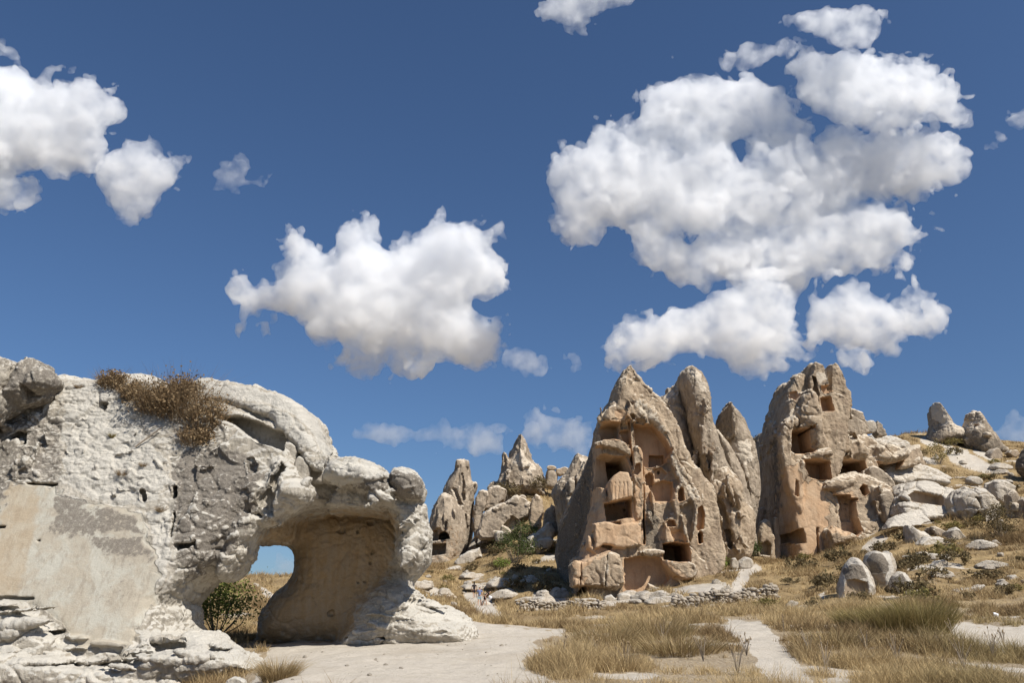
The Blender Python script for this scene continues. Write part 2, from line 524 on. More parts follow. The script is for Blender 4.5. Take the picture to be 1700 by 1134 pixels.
SC.view_settings.view_transform = 'Standard'; SC.view_settings.look = 'None'; SC.view_settings.exposure = .3
SC.view_settings.gamma = 1; SC.view_settings.use_curve_mapping = False
SC.render.engine = 'CYCLES'
cy = SC.cycles
cy.max_bounces = 40; cy.diffuse_bounces = 4; cy.glossy_bounces = 2; cy.transmission_bounces = 4
cy.volume_bounces = 40; cy.transparent_max_bounces = 8; cy.use_denoising = True
cy.caustics_reflective = False; cy.caustics_refractive = False

# ------------------------------------------------------------------ materials
PALE = rock_material('pale_tuff', (.43, .38, .305), (.57, .515, .43), (.225, .195, .16), (.45, .395, .31), (.63, .585, .505), .03, .9, (.43, .295, .155))
ROCK = rock_material('weathered_tuff', (.40, .30, .205), (.55, .43, .30), (.215, .178, .135), (.54, .358, .215), (.74, .63, .485), .10, 1.)
GREY = rock_material('grey_tuff', (.34, .27, .197), (.50, .405, .30), (.20, .166, .126), (.48, .325, .20), (.74, .63, .49), .10, 1.)
WHITE = rock_material('white_tuff', (.46, .39, .30), (.57, .495, .40), (.215, .178, .138), (.43, .33, .23), (.66, .595, .50), .06, 1.)

# ------------------------------------------------------------------ terrain
CTRL = PP_T = np.array([[float(c) for c in q.split(',')] for q in '''
-500,1225,13 -500,1100,22 -500,1000,60 -500,985,200
0,1225,13 0,1175,17 0,1090,22 0,1000,50 0,985,200 250,1215,13 250,1165,17 250,1085,22 250,1000,45 250,980,150
400,1168,13.4 405,1125,16.6 400,1072,22 390,1045,32 385,1010,45 385,967,62 400,975,90 400,988,300
470,1134,13.8 450,985,58 460,962,66 470,975,100
560,1134,14 560,1068,22 560,1020,35 560,970,64 560,985,120
700,1134,14.2 700,1052,24 690,1015,40 700,985,66 705,950,88 705,938,100 705,945,130 705,980,400
780,1134,14.3 780,1075,20 770,1036,27 770,1032,36 790,1010,72 760,985,80 770,955,90 790,920,100 790,900,108 800,905,125 800,975,400
850,1134,14.4 850,1070,20 860,1045,27 860,1036,38 860,1012,60 850,985,74 860,950,84 860,905,98 850,870,106 850,825,116 850,835,130 850,960,400
940,1134,14.4 940,1070,20 940,1050,25 940,1034,38 930,1008,55 940,995,66 930,960,80 920,900,98 925,850,112 930,960,300
1060,1134,14.2 1060,1075,20 1060,1050,25 1060,1030,37 1060,1008,52 1060,990,66 1060,985,78 1060,985,200
1180,1134,14 1180,1070,20 1180,1042,26 1180,1018,40 1180,1003,48 1180,978,56 1180,945,70 1190,935,80 1190,970,200
1260,1134,14 1260,1060,22 1260,1038,27 1260,1012,42 1260,985,52 1250,940,70 1265,918,82 1265,900,95 1265,940,200
1340,1134,14 1340,1060,22 1340,1030,30 1340,1005,40 1340,975,53 1335,930,76 1340,910,90 1340,930,200
1430,1134,14 1430,1060,21 1430,1030,28 1430,1005,37 1430,975,48 1440,930,60 1440,890,75 1450,800,94 1455,745,112 1455,780,160 1455,920,400
1530,1134,14 1530,1065,20 1530,1035,26 1530,1005,36 1530,960,47 1530,910,61 1530,840,80 1530,770,103 1530,722,120 1530,760,170 1530,900,400
1620,1134,13.8 1620,1070,20 1620,1040,26 1620,1015,35 1620,965,46 1620,905,60 1620,840,78 1620,775,102 1620,735,120 1620,765,170 1620,900,400
1700,1134,13.6 1700,1090,18 1700,1038,25 1700,1020,32 1700,970,44 1700,900,58 1700,830,78 1700,780,98 1700,745,116 1700,770,170
1950,1134,13.5 1950,1040,24 1950,960,44 1950,890,60 1950,750,115 1950,780,200
2300,1134,13.5 2300,1000,40 2300,900,70 2300,800,130
-500,1250,8 0,1330,8 500,1250,8 850,1250,8 1200,1250,8 1700,1250,8 2200,1250,8
-500,1750,3 500,1750,3 1200,1750,3 2200,1750,3
0,989,1500 850,985,1500 1700,975,1500 2300,980,1500 -500,989,1500'''.split()])
_cx, _cz = at(CTRL[:, 0], CTRL[:, 1], CTRL[:, 2])
_ca = _cx/CTRL[:, 2]*1.6; _cb = np.log(CTRL[:, 2]/14)*.9; _cv = _cz/CTRL[:, 2]
def _ker(r2): return .5*r2*np.log(r2+1e-9)
def _tps():
    n = len(_ca)
    K = _ker((_ca[:, None]-_ca)**2+(_cb[:, None]-_cb)**2)+np.eye(n)*2e-4
    Pm = np.stack([np.ones(n), _ca, _cb], 1)
    A = np.block([[K, Pm], [Pm.T, np.zeros((3, 3))]])
    return np.linalg.solve(A, np.concatenate([_cv, np.zeros(3)]))
_tw = _tps()
NC, NR = 1000, 800
GA = np.linspace(-1.25, 1.25, NC)                      # x / y of every column
GY = np.concatenate([np.exp(np.linspace(math.log(2.5), math.log(160), NR-60)), np.exp(np.linspace(math.log(163), math.log(5000), 60))])
def _terrain():
    H = np.zeros((NR, NC))
    for r in range(NR):
        a = GA*1.6; b = math.log(GY[r]/14)*.9
        k = _ker((a[:, None]-_ca)**2+(b-_cb)**2)@_tw[:len(_ca)]
        H[r] = (k+_tw[-3]+_tw[-2]*a+_tw[-1]*b)*GY[r]
    X = GA[None]*GY[:, None]; Y = np.broadcast_to(GY[:, None], X.shape)
    amp = np.clip((GY-10)/40, .12, 1.)[:, None]
    H += np.clip((45-Y)/20, 0, 1)*(.022*gn(X/.8, Y/.8, 8+0*X)+.012*gn(X/.3, Y/.3, 9+0*X))
    H += amp*(.20*fbm(X/5, Y/5, 0*X, 4)+.11*gn(X/1.1, Y/1.1, 3+0*X)+.06*gn(X/.45, Y/.45, 5+0*X))
    return X, Y, H
TX, TY, TH = _terrain()
_ly = np.log(GY)
def gz(x, y):
    x = np.asarray(x, float); y = np.asarray(y, float)
    r = np.clip(np.interp(np.log(np.maximum(y, 2.6)), _ly, np.arange(NR)), 0, NR-1.001); c = np.clip((x/y-GA[0])/(GA[1]-GA[0]), 0, NC-1.001)
    i = r.astype(int); j = c.astype(int); fr = r-i; fc = c-j
    return (TH[i, j]*(1-fr)*(1-fc)+TH[i+1, j]*fr*(1-fc)+TH[i, j+1]*(1-fr)*fc+TH[i+1, j+1]*fr*fc)
_ys = np.exp(np.linspace(math.log(4), math.log(200), 900))
def ground(px, py, dmin=4.):
    """first point of the ground seen through a pixel, at least dmin metres away"""
    x, z = at(px, py, _ys)
    g = gz(x, _ys)
    hit = np.nonzero((z <= g) & (_ys >= dmin))[0]
    i = hit[0] if len(hit) else len(_ys)-1
    return np.array([x[i], _ys[i], g[i]])

BARE = [  # outline on the photo, range of distance, strength
 ('430,1160 430,1078 500,1066 600,1066 690,1050 760,1020 800,1030 850,1043 905,1046 945,1047 900,1062 880,1075 862,1095 880,1115 930,1134 945,1160', 0, 31, 1, 'path'),
 ('1198,1035 1272,1035 1290,1058 1308,1085 1332,1110 1362,1150 1295,1150 1258,1105 1232,1070 1208,1050', 0, 40, 1, 'path'),
 ('1556,1036 1590,1038 1640,1043 1760,1036 1760,1112 1685,1085 1640,1079 1600,1066 1570,1052', 0, 40, 1, 'path'),
 ('1205,990 1216,968 1226,950 1236,940 1258,936 1268,942 1254,954 1236,972 1228,992', 40, 90, .95, ''),
 ('1100,990 1130,972 1180,968 1212,966 1210,982 1160,985', 40, 90, .8, ''),
 ('1432,916 1440,896 1470,888 1475,894 1455,912 1440,922', 40, 90, .95, ''),
 ('1560,745 1600,742 1612,750 1632,765 1672,776 1660,790 1620,785 1580,770', 60, 160, .62, ''),
 ('1612,738 1630,740 1650,760 1680,772 1640,768 1618,755', 60, 160, .62, ''),
 ('1522,730 1545,722 1565,738 1540,742', 60, 160, .9, ''),
 ('1460,820 1480,800 1560,800 1590,835 1560,870 1470,872', 60, 160, .7, ''),
 ('690,968 722,975 752,988 730,992 700,985', 40, 100, .8, ''),
 ('762,980 790,986 812,996 838,1020 826,1030 800,1022 784,1010 768,994', 40, 100, .95, ''),
 ('420,968 432,970 445,980 460,994 448,994 432,982', 30, 90, 1, ''),
 ('750,905 790,895 820,890 840,900 800,925 760,930', 60, 130, .45, ''),
 ('865,1010 900,975 940,975 950,1005 900,1012', 40, 80, .65, ''),
 ('1000,990 1050,985 1060,1000 1000,1012', 40, 80, .6, ''),
 ('1500,930 1600,920 1620,960 1560,980 1500,960', 30, 90, .35, ''),
 ('1360,985 1380,975 1372,995 1362,998', 30, 60, .6, ''),
]
def bare_mask(X, Y, Z):
    px, py = topix(X, Y, Z)
    s = np.clip(Y, 5, 80)
    wx = 14*gn(px/30, py/18, s/9)+6*gn(px/9, py/7, s/3); wy = .45*(14*gn(px/30, py/18, 40+s/9)+6*gn(px/9, py/7, 40+s/3))
    B = np.zeros(X.shape); W = np.zeros(X.shape, bool)
    for poly, d0, d1, v, nm in BARE:
        p = chaikin(PP(poly), 1)
        m = (Y >= d0) & (Y <= d1) & (px > p[:, 0].min()-30) & (px < p[:, 0].max()+30) & (py > p[:, 1].min()-25) & (py < p[:, 1].max()+25)
        J = np.nonzero(m)
        d = sdpoly(px[J]+wx[J]*(1 if nm else .5), py[J]+wy[J]*(1 if nm else .5), p)
        f = np.clip(.5-d/8, 0, 1)*v
        B[J] = np.maximum(B[J], f)
        if nm: W[J] |= f > .5
    far = np.clip((Y-30)/15, 0, 1)
    pat = fbm(X/7, Y/7, 11+0*X, 4)
    B = np.maximum(B, far*np.clip((pat-.28)*2.2, 0, .75))
    nearp = fbm(X/1.6, Y/1.6, 4+0*X, 3)
    B = np.maximum(B, (1-far)*np.clip((nearp-.02)*1.5, 0, .6))
    return B, W

def spread(M, n):
    M = M.astype(float)
    for _ in range(n):
        g = np.pad(M, 1, mode='edge'); M = (g[:-2, 1:-1]+g[2:, 1:-1]+g[1:-1, :-2]+g[1:-1, 2:]+M)/5
    return M

def ground_material():
    t = NT('dry_ground')
    co = t.n('ShaderNodeTexCoord').outputs['Object']
    a = t.n('ShaderNodeAttribute', attribute_name='mask'); sp = t.n('ShaderNodeSeparateColor'); t.put(sp.inputs[0], a.outputs['Color'])
    n1 = t.noise(co, .35, 7, .6); n2 = t.noise(co, 3.2, 7, .65); n3 = t.noise(co, 16., 5, .7); n4 = t.noise(co, 60., 3, .7)
    soil = t.mix(t.step(n1, .38, .62), (.225, .155, .078), (.35, .25, .125))
    soil = t.mix(t.math('MULTIPLY', t.step(n2, .45, .62), .7), soil, (.16, .118, .066))
    soil = t.mix(t.math('MULTIPLY', t.step(n3, .5, .7), .5), soil, (.42, .33, .205))
    soil = t.mix(t.math('MULTIPLY', sp.outputs[1], .7), soil, t.mix(t.step(n3, .4, .6), (.26, .21, .15), (.40, .335, .25)))
    tuff = t.mix(t.step(n2, .35, .65), (.44, .39, .32), (.505, .455, .385))
    tuff = t.mix(t.math('MULTIPLY', t.step(n1, .5, .68), .6), tuff, (.39, .335, .265))
    tuff = t.mix(t.math('MULTIPLY', t.step(n3, .56, .72), .45), tuff, (.33, .28, .22))
    litter = t.step(t.math('ADD', t.math('MULTIPLY', n2, .45), t.math('MULTIPLY', n4, .55)), .56, .61)
    tuff = t.mix(t.math('MULTIPLY', litter, .55), tuff, (.27, .20, .125))
    f = t.step(t.math('ADD', sp.outputs[0], t.math('MULTIPLY', t.math('SUBTRACT', t.math('ADD', t.math('MULTIPLY', n2, .6), t.math('MULTIPLY', n3, .4)), .5), 1.2)), .38, .58)
    col = t.mix(f, soil, tuff)
    h = t.math('ADD', t.math('MULTIPLY', n2, .6), t.math('ADD', t.math('MULTIPLY', n3, .25), t.math('MULTIPLY', n4, .08)))
    t.bsdf(col, .97, t.bump(h, .12, .8), .05)
    return t.m
GROUND = ground_material()
GB, GW = bare_mask(TX, TY, TH)
def build_ground():
    P = np.stack([TX, TY, TH], -1).reshape(-1, 3)
    idx = np.arange(NR*NC).reshape(NR, NC)
    Q = np.stack([idx[:-1, :-1], idx[:-1, 1:], idx[1:, 1:], idx[1:, :-1]], -1).reshape(-1, 4)
    W = GW.reshape(-1)[Q].sum(1) >= 3
    cx = P[Q, 0].mean(1)/P[Q, 1].mean(1)
    M = np.zeros((len(P), 3)); M[:, 0] = GB.reshape(-1); M[:, 1] = np.clip((42-P[:, 1])/12, 0, 1)
    def sub(nm, q):
        us, inv = np.unique(q, return_inverse=True)
        o = newmesh(nm, P[us], inv.reshape(q.shape), GROUND, None, (0, 0, 0), M[us]); o['kind'] = 'structure'
    sub('ground', Q[~W])
    sub('path', Q[W & (cx < .18)]); sub('path', Q[W & (cx >= .18) & (cx < .44)]); sub('path', Q[W & (cx >= .44)])
build_ground()
# ------------------------------------------------------------------ foreground rock arch
FORE = [('f', 120, 6), ('v', 80, 4.5, .9), ('f', 50, 2.2), ('c', 70, 3.5, 1.3), ('f', 22, 1.1, 2.2), ('c', 30, 2.), ('v', 27, 2.2, 1.5), ('v', 12, 1., 1.3), ('f', 9, .9, 1.8), ('p', 10, 1.4), ('f', 5, .9), ('f', 3.2, .7)]
arch = Rock(20, 1.65)
# left cliff leaning back, then the crown, the bridge and the column
arch.add('-190,1260 -190,690 -60,668 0,680 30,664 60,644 98,627 150,630 195,629 235,623 285,639 330,648 390,668 440,690 500,715 526,770 535,800 525,818 512,840 480,860 450,870 432,900 422,915 410,940 388,957 372,966 358,985 346,1003 352,1015 360,1045 375,1062 405,1085 430,1105 430,1260', d=1.2, t=150, tb=60, p=4, w=70, lean=.34, k=4, oa=1.2)
arch.add('170,700 180,640 195,628 215,622 240,622 262,627 285,640 300,665 280,700 220,720', d=2.6, t=60, w=50, k=8, oa=.4)
arch.add('430,1078 432,1045 440,1015 448,998 462,980 478,968 488,955 490,940 488,920 480,905 460,895 430,903 424,880 470,850 560,832 640,832 690,850 706,870 712,900 711,930 700,955 686,968 690,985 706,1003 740,1018 762,1028 762,1085', d=3.6, t=95, tb=110, p=2, w=70, k=14, oa=.5)
arch.add('640,850 650,820 695,828 708,843 710,868 718,890 717,930 706,950 692,962 672,952 655,935 662,900 655,875', d=.9, t=70, tb=120, w=42, k=14)
arch.add('545,1090 570,1052 590,1020 612,996 646,974 684,980 706,1002 745,1017 775,1030 790,1090', d=2.2, t=70, tb=120, w=90, k=34, oa=.6)
arch.add('640,1000 680,985 706,1003 745,1017 790,1034 800,1085 620,1085', d=2.6, t=90, tb=120, w=70, k=22, oa=.6)
arch.add('415,905 440,868 478,850 505,820 540,800 575,800 660,805 700,830 700,862 640,852 590,850 540,852 500,862 490,905 465,906', d=2., t=100, tb=130, p=4, w=30, k=9, oa=.6)
arch.add('535,800 548,780 556,765 585,763 615,766 640,780 655,800 668,822 645,840 600,820 565,812', d=.3, t=75, tb=120, p=2, w=34, k=5, oa=.6)
arch.add('644,800 652,783 672,779 690,786 704,798 704,814 697,834 675,833 654,824', d=-.1, t=42, tb=110, w=26, k=3, oa=.7)
arch.add('608,818 630,812 655,822 662,838 640,842 612,838', d=-.25, t=30, tb=90, w=18, k=4)
arch.add('560,815 600,815 640,838 650,856 600,854 560,850 540,850', d=.95, t=60, tb=90, p=4, w=20, k=3, oa=.4)
# crown block over a shaded step
arch.add('322,690 330,655 345,639 360,637 382,643 420,650 455,653 478,661 500,674 516,685 527,700 537,722 546,742 556,765 556,785 549,797 531,792 517,768 500,750 480,737 474,713 450,709 425,696 392,687 352,686', d=1.15, t=92, tb=90, p=4, w=22, lean=.30, k=1, oa=.7)
arch.cut('350,684 372,688 392,687 425,696 450,710 473,713 474,752 458,744 440,738 418,727 402,717 388,706 360,698', dep=.7, mark=False, k=1, lean=.3)
# lobes above the opening
arch.add('440,880 450,850 446,800 470,760 488,775 512,800 526,815 522,832 502,848 480,860 462,870', d=-.35, t=60, w=30, lean=.1, k=8)
arch.add('372,966 366,950 376,915 396,870 420,850 450,860 462,868 446,872 438,886 426,905 412,935 400,948 388,958', d=-.2, t=60, w=28, k=9)
arch.add('290,800 300,760 350,752 405,760 440,785 436,830 410,880 360,930 310,960 285,900', d=-.1, t=46, w=45, lean=.22, k=20, oa=1.4)
arch.cut('462,764 472,775 466,800 460,825 452,856 436,856 428,838 430,822 442,806 452,786', dep=.45, mark=False, k=4)
arch.cut('408,762 416,760 424,772 424,782 414,778', dep=.15, mark=False, k=2)
arch.cut('345,965 362,955 372,972 358,1000 346,1004 340,990', dep=.5, mark=False, k=3)
for c_ in ('608,866 616,864 618,872 610,873', '616,914 621,913 622,921 617,922', '612,934 616,934 616,938 612,938', '556,880 566,876 575,882 566,886', '590,968 594,967 594,972 590,972', '604,966 608,966 608,971 604,971',
           '545,1018 552,1016 553,1024 546,1024', '590,884 594,882 596,888 591,889', '500,1060 560,1064 640,1058 640,1062 560,1069 500,1065'):
    arch.cut(c_, dep=.09, mark=False, k=3, oa=2.2)
# wedged blocks are added as parts below; ledges at the foot
arch.add('-190,1260 -190,1000 0,996 50,994 66,1012 108,1042 128,1082 205,1096 218,1078 245,1058 300,1050 345,1050 366,1058 402,1078 430,1096 436,1112 418,1124 372,1130 372,1260', d=-1.6, t=60, p=4, w=26, k=5, oa=1.3)
arch.add('210,1100 250,1088 300,1072 350,1066 400,1082 434,1104 430,1118 350,1128 250,1140 200,1150', d=-2.6, t=40, p=2, w=22, k=3, oa=1.2)
arch.add('-190,1180 -190,1095 60,1090 180,1108 260,1118 330,1128 330,1260', d=-2.5, t=50, p=4, w=22, k=3, oa=1.2)
for c_ in ('-60,990 54,992 56,996 -60,1000', '-60,1009 68,1007 70,1011 -60,1013', '40,1052 105,1046 106,1051 60,1057', '250,1044 302,1050 304,1057 268,1052', '245,1066 300,1066 305,1076 262,1076',
           '60,1098 200,1100 215,1106 90,1106', '300,1100 352,1092 356,1098 310,1106', '-20,872 10,874 8,878 -20,877', '330,1070 380,1078 384,1086 340,1080'):
    arch.cut(c_, dep=.28, mark=False, k=2, oa=.8)
arch.ribs('648,835 700,835 716,880 714,935 690,955 660,930', 11, 61, lx=(14, 32), lz=(18, 44), on=(.05, .2), ang=.5)
arch.ribs('552,772 640,782 700,800 692,835 570,840', 10, 62, lx=(20, 46), lz=(12, 26), on=(.05, .18), ang=.4)
arch.ribs('440,780 520,812 480,862 430,905 395,950 375,960 400,880', 12, 63, lx=(12, 26), lz=(20, 50), on=(.05, .2), ang=.7)
arch.ribs('-20,1000 110,1050 250,1060 400,1075 425,1105 -20,1128', 16, 64, lx=(50, 150), lz=(9, 20), on=(.06, .22), ang=.12)
arch.ribs('104,645 190,650 280,700 285,830 200,838 110,790', 22, 65, lx=(10, 34), lz=(8, 22), on=(.02, .08), ang=.8)
arch.ribs('300,760 410,750 430,820 400,900 300,950', 12, 66, lx=(18, 44), lz=(18, 50), on=(.03, .12), ang=.5)
arch.ribs('580,1010 690,985 760,1030 700,1060 590,1070', 10, 67, lx=(40, 100), lz=(9, 18), on=(.03, .12), ang=.2)
arch.ribs('-20,690 60,660 105,700 100,800 20,800', 10, 68, lx=(16, 40), lz=(16, 44), on=(.04, .16), ang=.5)
# smooth dressed panel
arch.paint('6,816 32,804 98,805 92,820 150,832 200,842 236,852 246,885 259,922 263,955 262,985 250,1012 232,1042 208,1082 130,1078 108,1040 64,1006 0,990 -40,988 -40,880', 0, 1., 12)
arch.paint('6,816 32,804 98,805 92,820 150,832 200,842 236,852 246,885 259,922 263,955 262,985 250,1012 232,1042 208,1082 130,1078 108,1040 64,1006 0,990 -40,988 -40,880', 4, .9, 16)
for c_ in ('232,812 238,815 241,832 236,830', '285,806 292,806 292,826 287,826', '284,850 288,850 288,895 284,894', '287,902 325,897 322,906 295,916', '305,992 330,990 338,1004 318,1000', '310,855 318,852 318,860',
           '14,725 30,712 44,716 46,738 36,742 30,728 18,735', '0,706 14,704 40,690 24,700 0,712', '58,898 66,895 66,899', '160,668 176,669 174,680 168,676', '40,801 95,803 94,808 45,806'):
    arch.cut(c_, dep=.35, mark=False, k=1.5)
for p_ in ('90,826 98,815 140,825 138,840 155,850 168,835 185,833 200,848 225,850 235,866 240,880 250,884 245,900 258,930 265,952 258,946 245,930 232,928 230,946 200,940 170,930 165,918 150,908 140,890 110,893 80,886 78,866',):
    arch.paint(p_, 1, .66, 18)
arch.paint('14,806 66,806 62,840 50,900 32,990 -20,990 0,880', 3, .55, 10)
arch.paint('158,884 215,883 240,890 215,893 160,891', 1, .1, 6)
arch.paint('160,915 235,930 240,990 190,1040 165,1000', 1, .32, 20)
arch.paint('0,690 30,700 20,790 -20,800', 1, .8, 10)
arch.paint('285,800 300,745 350,738 405,745 430,780 425,850 380,930 310,965 285,900', 1, .8, 16)
arch.paint('0,690 60,660 105,700 104,760 100,800 20,802 0,870 -60,860 -60,680', 1, .6, 12)
arch.paint('100,635 160,632 200,660 270,760 285,800 240,840 200,838 150,828 100,800 110,700', 2, .8, 14)
arch.paint('100,635 160,632 200,660 270,760 285,800 240,840 200,838 150,828 100,800 110,700', 1, .0, 14)
arch.paint('240,850 282,840 284,900 282,960 262,985 262,950 250,880', 2, .8, 8)
arch.paint('585,815 600,800 612,780 640,778 650,812 612,815', 1, .8, 6)
arch.paint('645,798 655,783 690,790 704,800 702,832 670,832 652,822', 1, .95, 5)
arch.paint('345,639 420,650 478,661 520,690 545,745 550,760 500,740 430,690 350,670', 2, .9, 8)
arch.paint('500,765 556,765 612,766 640,785 600,800 560,810', 2, .85, 6)
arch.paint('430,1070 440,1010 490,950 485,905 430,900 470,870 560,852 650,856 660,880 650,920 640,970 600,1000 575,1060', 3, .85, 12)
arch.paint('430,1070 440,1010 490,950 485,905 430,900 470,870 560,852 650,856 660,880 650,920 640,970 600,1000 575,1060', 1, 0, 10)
for q_ in ('340,634 420,644 478,655 525,690 550,755 538,760 520,720 490,690 440,668 380,664 335,668', '190,622 240,616 290,636 295,660 250,655 200,640'):
    arch.paint(q_, 4, .7, 10); arch.paint(q_, 2, .95, 8)
arch.paint('352,684 392,686 474,712 476,752 440,742 400,716', 4, .7, 5)
arch.paint('440,1060 470,985 488,935 500,900 560,860 640,860 655,920 640,965 580,1060', 4, .08, 10)
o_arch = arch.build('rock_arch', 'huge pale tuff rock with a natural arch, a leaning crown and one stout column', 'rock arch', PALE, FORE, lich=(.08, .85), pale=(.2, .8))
for pl, dd in (('472,750 476,736 486,736 498,748 497,758 488,773 478,768', -.3), ('488,790 494,762 501,757 514,768 514,800 503,803 492,798', -.45), ('513,800 516,775 524,772 534,779 544,793 540,804 522,806', -.35)):
    px, py = PP(pl).mean(0); f = arch.front_at(px, py)
    b = Rock(float(f[1])+.15, 1.5).add(pl, t=14, tb=14, p=4, w=8, k=0, oa=.5)
    b.build('wedged_block', '', '', PALE, [('f', 14, 1.5), ('f', 5, .6)], lich=(.1, .4))
    o = b.obj
    for k_ in ('label', 'category'):
        if k_ in o: del o[k_]
    o.parent = o_arch; o.location = Vector(b.loc)-Vector(arch.loc)

top1 = Rock(19.2, 1.8).add('-120,760 -90,640 -60,605 -20,590 5,592 20,599 31,614 30,630 22,652 12,676 0,698 -40,760', t=70, w=40, lean=.2).add('-60,700 -30,640 5,640 15,660 0,695 -30,720', d=-.3, t=40, w=20)
top1.build('boulder', 'grey lichened boulder cut off by the left edge above the arch rock', 'boulder', PALE, FORE, lich=(.62, .6), pale=(.45, .7), seed=2)
top2 = Rock(19.6, 1.8).add('5,712 12,682 25,656 32,632 38,612 46,603 60,597 75,602 87,612 99,626 97,642 90,655 84,672 60,676 45,684 25,696', t=60, tb=40, w=30, lean=.25, oa=1.5).add('40,640 58,612 80,612 92,630 84,650 60,655', d=-.5, t=30, w=18, oa=1.5)
top2.cut('42,640 60,655 84,660 78,672 50,674 36,668', dep=.25, mark=False, k=3)
top2.build('boulder', 'craggy brown grey boulder perched on the upper left shoulder of the arch rock', 'boulder', PALE, FORE, lich=(.8, .5), pale=(.5, .5), seed=3)

# ------------------------------------------------------------------ carved cone (main formation)
MID = [('f', 60, 2.), ('v', 42, 3.2, .5), ('f', 26, 1., .6), ('c', 46, 3.4, .4), ('r', 26, 1., .28), ('v', 21, 1.2, .5), ('f', 12, .9, .4), ('v', 9, .9, .7), ('p', 9, 1.2), ('f', 5, .7), ('f', 2.6, .7)]
M1 = Rock(72, 1.25)
M1.add('1038,622 1046,630 1055,645 1060,656 1075,670 1090,688 1105,710 1115,735 1122,760 1135,790 1150,810 1162,822 1168,840 1171,870 1175,900 1178,930 1175,950 1160,968 1140,985 1090,1000 1040,1010 950,1020 946,935 958,928 965,900 975,860 980,820 984,780 985,740 988,715 993,698 996,688 1005,679 1012,667 1016,648 1022,637 1030,627', t=110, tb=90, p=4, w=13, lean=.13, k=1, oa=.9)
M1.add('984,735 975,765 960,800 942,845 933,890 930,935 944,1010 975,1010 1000,860 1010,700 1000,690', d=4.5, t=40, tb=80, p=4, w=12, lean=.12, tilt=-2.3, k=0, oa=.7)
M1.add('1014,668 1018,648 1024,636 1038,622 1047,632 1056,648 1060,660 1050,675 1035,690 1020,690', on=.8, t=24, w=16, k=6)
M1.add('1047,668 1062,660 1078,674 1094,694 1108,716 1117,742 1112,750 1100,725 1085,703 1068,702 1050,700', on=.9, t=20, p=4, w=10, k=3, oa=.5)
M1.add('990,700 998,690 1012,672 1030,668 1044,680 1044,704 1030,706 1000,700', on=.8, t=20, p=4, w=14, k=4)
M1.add('1112,735 1122,755 1138,790 1158,822 1167,852 1152,852 1140,830 1126,800 1108,770', on=1.0, t=16, p=4, w=7, k=1)
M1.ribs('1066,690 1100,715 1130,800 1165,850 1172,930 1130,940 1100,890 1066,880', 9, 41, on=(.4, .9))
M1.ribs('990,690 1040,660 1060,690 1050,705 995,705', 5, 42, lz=(20, 40), on=(.3, .7))
M1.ribs('982,850 1064,860 1064,915 960,925', 7, 43, lx=(12, 26), lz=(22, 50), on=(.3, .8))
# rooms opened by the fallen front
M1.cut('998,701 1028,703 1030,712 1027,733 999,733', dep=2.6, part='cave_room')
M1.cut('1030,716 1045,713 1048,737 1037,740 1032,724', dep=1.3, part='niche')
M1.cut('988,747 1000,752 1020,757 1032,768 1036,785 1042,800 1044,832 1012,834 1004,812 989,806', dep=3.4, part='cave_room', lean=-.05)
M1.cut('1005,768 1030,768 1037,785 1040,800 1010,806', dep=3.2, part='cave_room')
M1.add('985,736 1008,731 1030,734 1045,744 1047,762 1036,757 1020,748 1000,744 988,746', on=.9, t=10, p=4, w=6, k=1, oa=.7)
M1.add('1008,803 1015,793 1026,786 1040,788 1047,808 1047,828 1030,833 1011,837', d=-6.3, t=26, tb=40, p=4, w=3, k=0, oa=.3, cs=0)
for x_ in (1014, 1020, 1027, 1034, 1041): M1.cut('%g,800 %g,800 %g,834 %g,834' % (x_, x_+1.6, x_+1.2, x_-.4), dep=.04, mark=False)
M1.cut('1002,836 1048,829 1049,862 1030,864 1006,865', dep=3.2, part='cave_room')
M1.cut('1034,846 1038,845 1038,850 1034,850', dep=.5)
M1.cut('1053,702 1068,705 1084,704 1096,718 1106,733 1114,750 1106,760 1102,772 1078,778 1070,776 1062,760 1055,740', dep=1.6, part='carved_wall', lean=.12)
M1.cut('1078,756 1102,757 1102,772 1077,777', dep=.9, part='niche')
M1.cut('1071,790 1078,784 1084,787 1086,806 1072,807', dep=1.0, part='niche')
M1.cut('1076,806 1100,798 1118,801 1117,832 1086,833 1079,814', dep=.9, part='carved_wall')
M1.cut('1085,780 1098,776 1108,786 1100,796 1088,796', dep=.5)
M1.add('1112,842 1119,814 1129,797 1137,798 1143,810 1146,826 1142,836 1127,842', on=.7, t=12, p=4, w=8, k=2)
M1.cut('1125,828 1126,815 1130,808 1135,811 1138,830 1128,833', dep=1.2, part='niche')
M1.add('1049,742 1066,746 1067,800 1065,862 1053,866 1050,800', on=.7, t=10, p=4, w=5, k=0)
M1.add('1098,886 1104,862 1115,850 1126,856 1132,872 1128,884', on=.5, t=12, w=8, k=3)
M1.cut('1105,868 1111,862 1120,864 1124,874 1105,875', dep=.9, part='niche')
M1.cut('1066,755 1069,755 1070,905 1067,905', dep=.9, oa=.3)
M1.cut('1043,700 1046,700 1050,775 1047,775', dep=.7, oa=.5)
M1.cut('1017,868 1030,866 1029,894 1021,890', dep=.6)
M1.cut('1055,770 1062,768 1064,782 1058,790 1052,786', dep=.6)
M1.cut('1000,880 1008,880 1002,905 1018,905 1012,915 996,908', dep=.5)
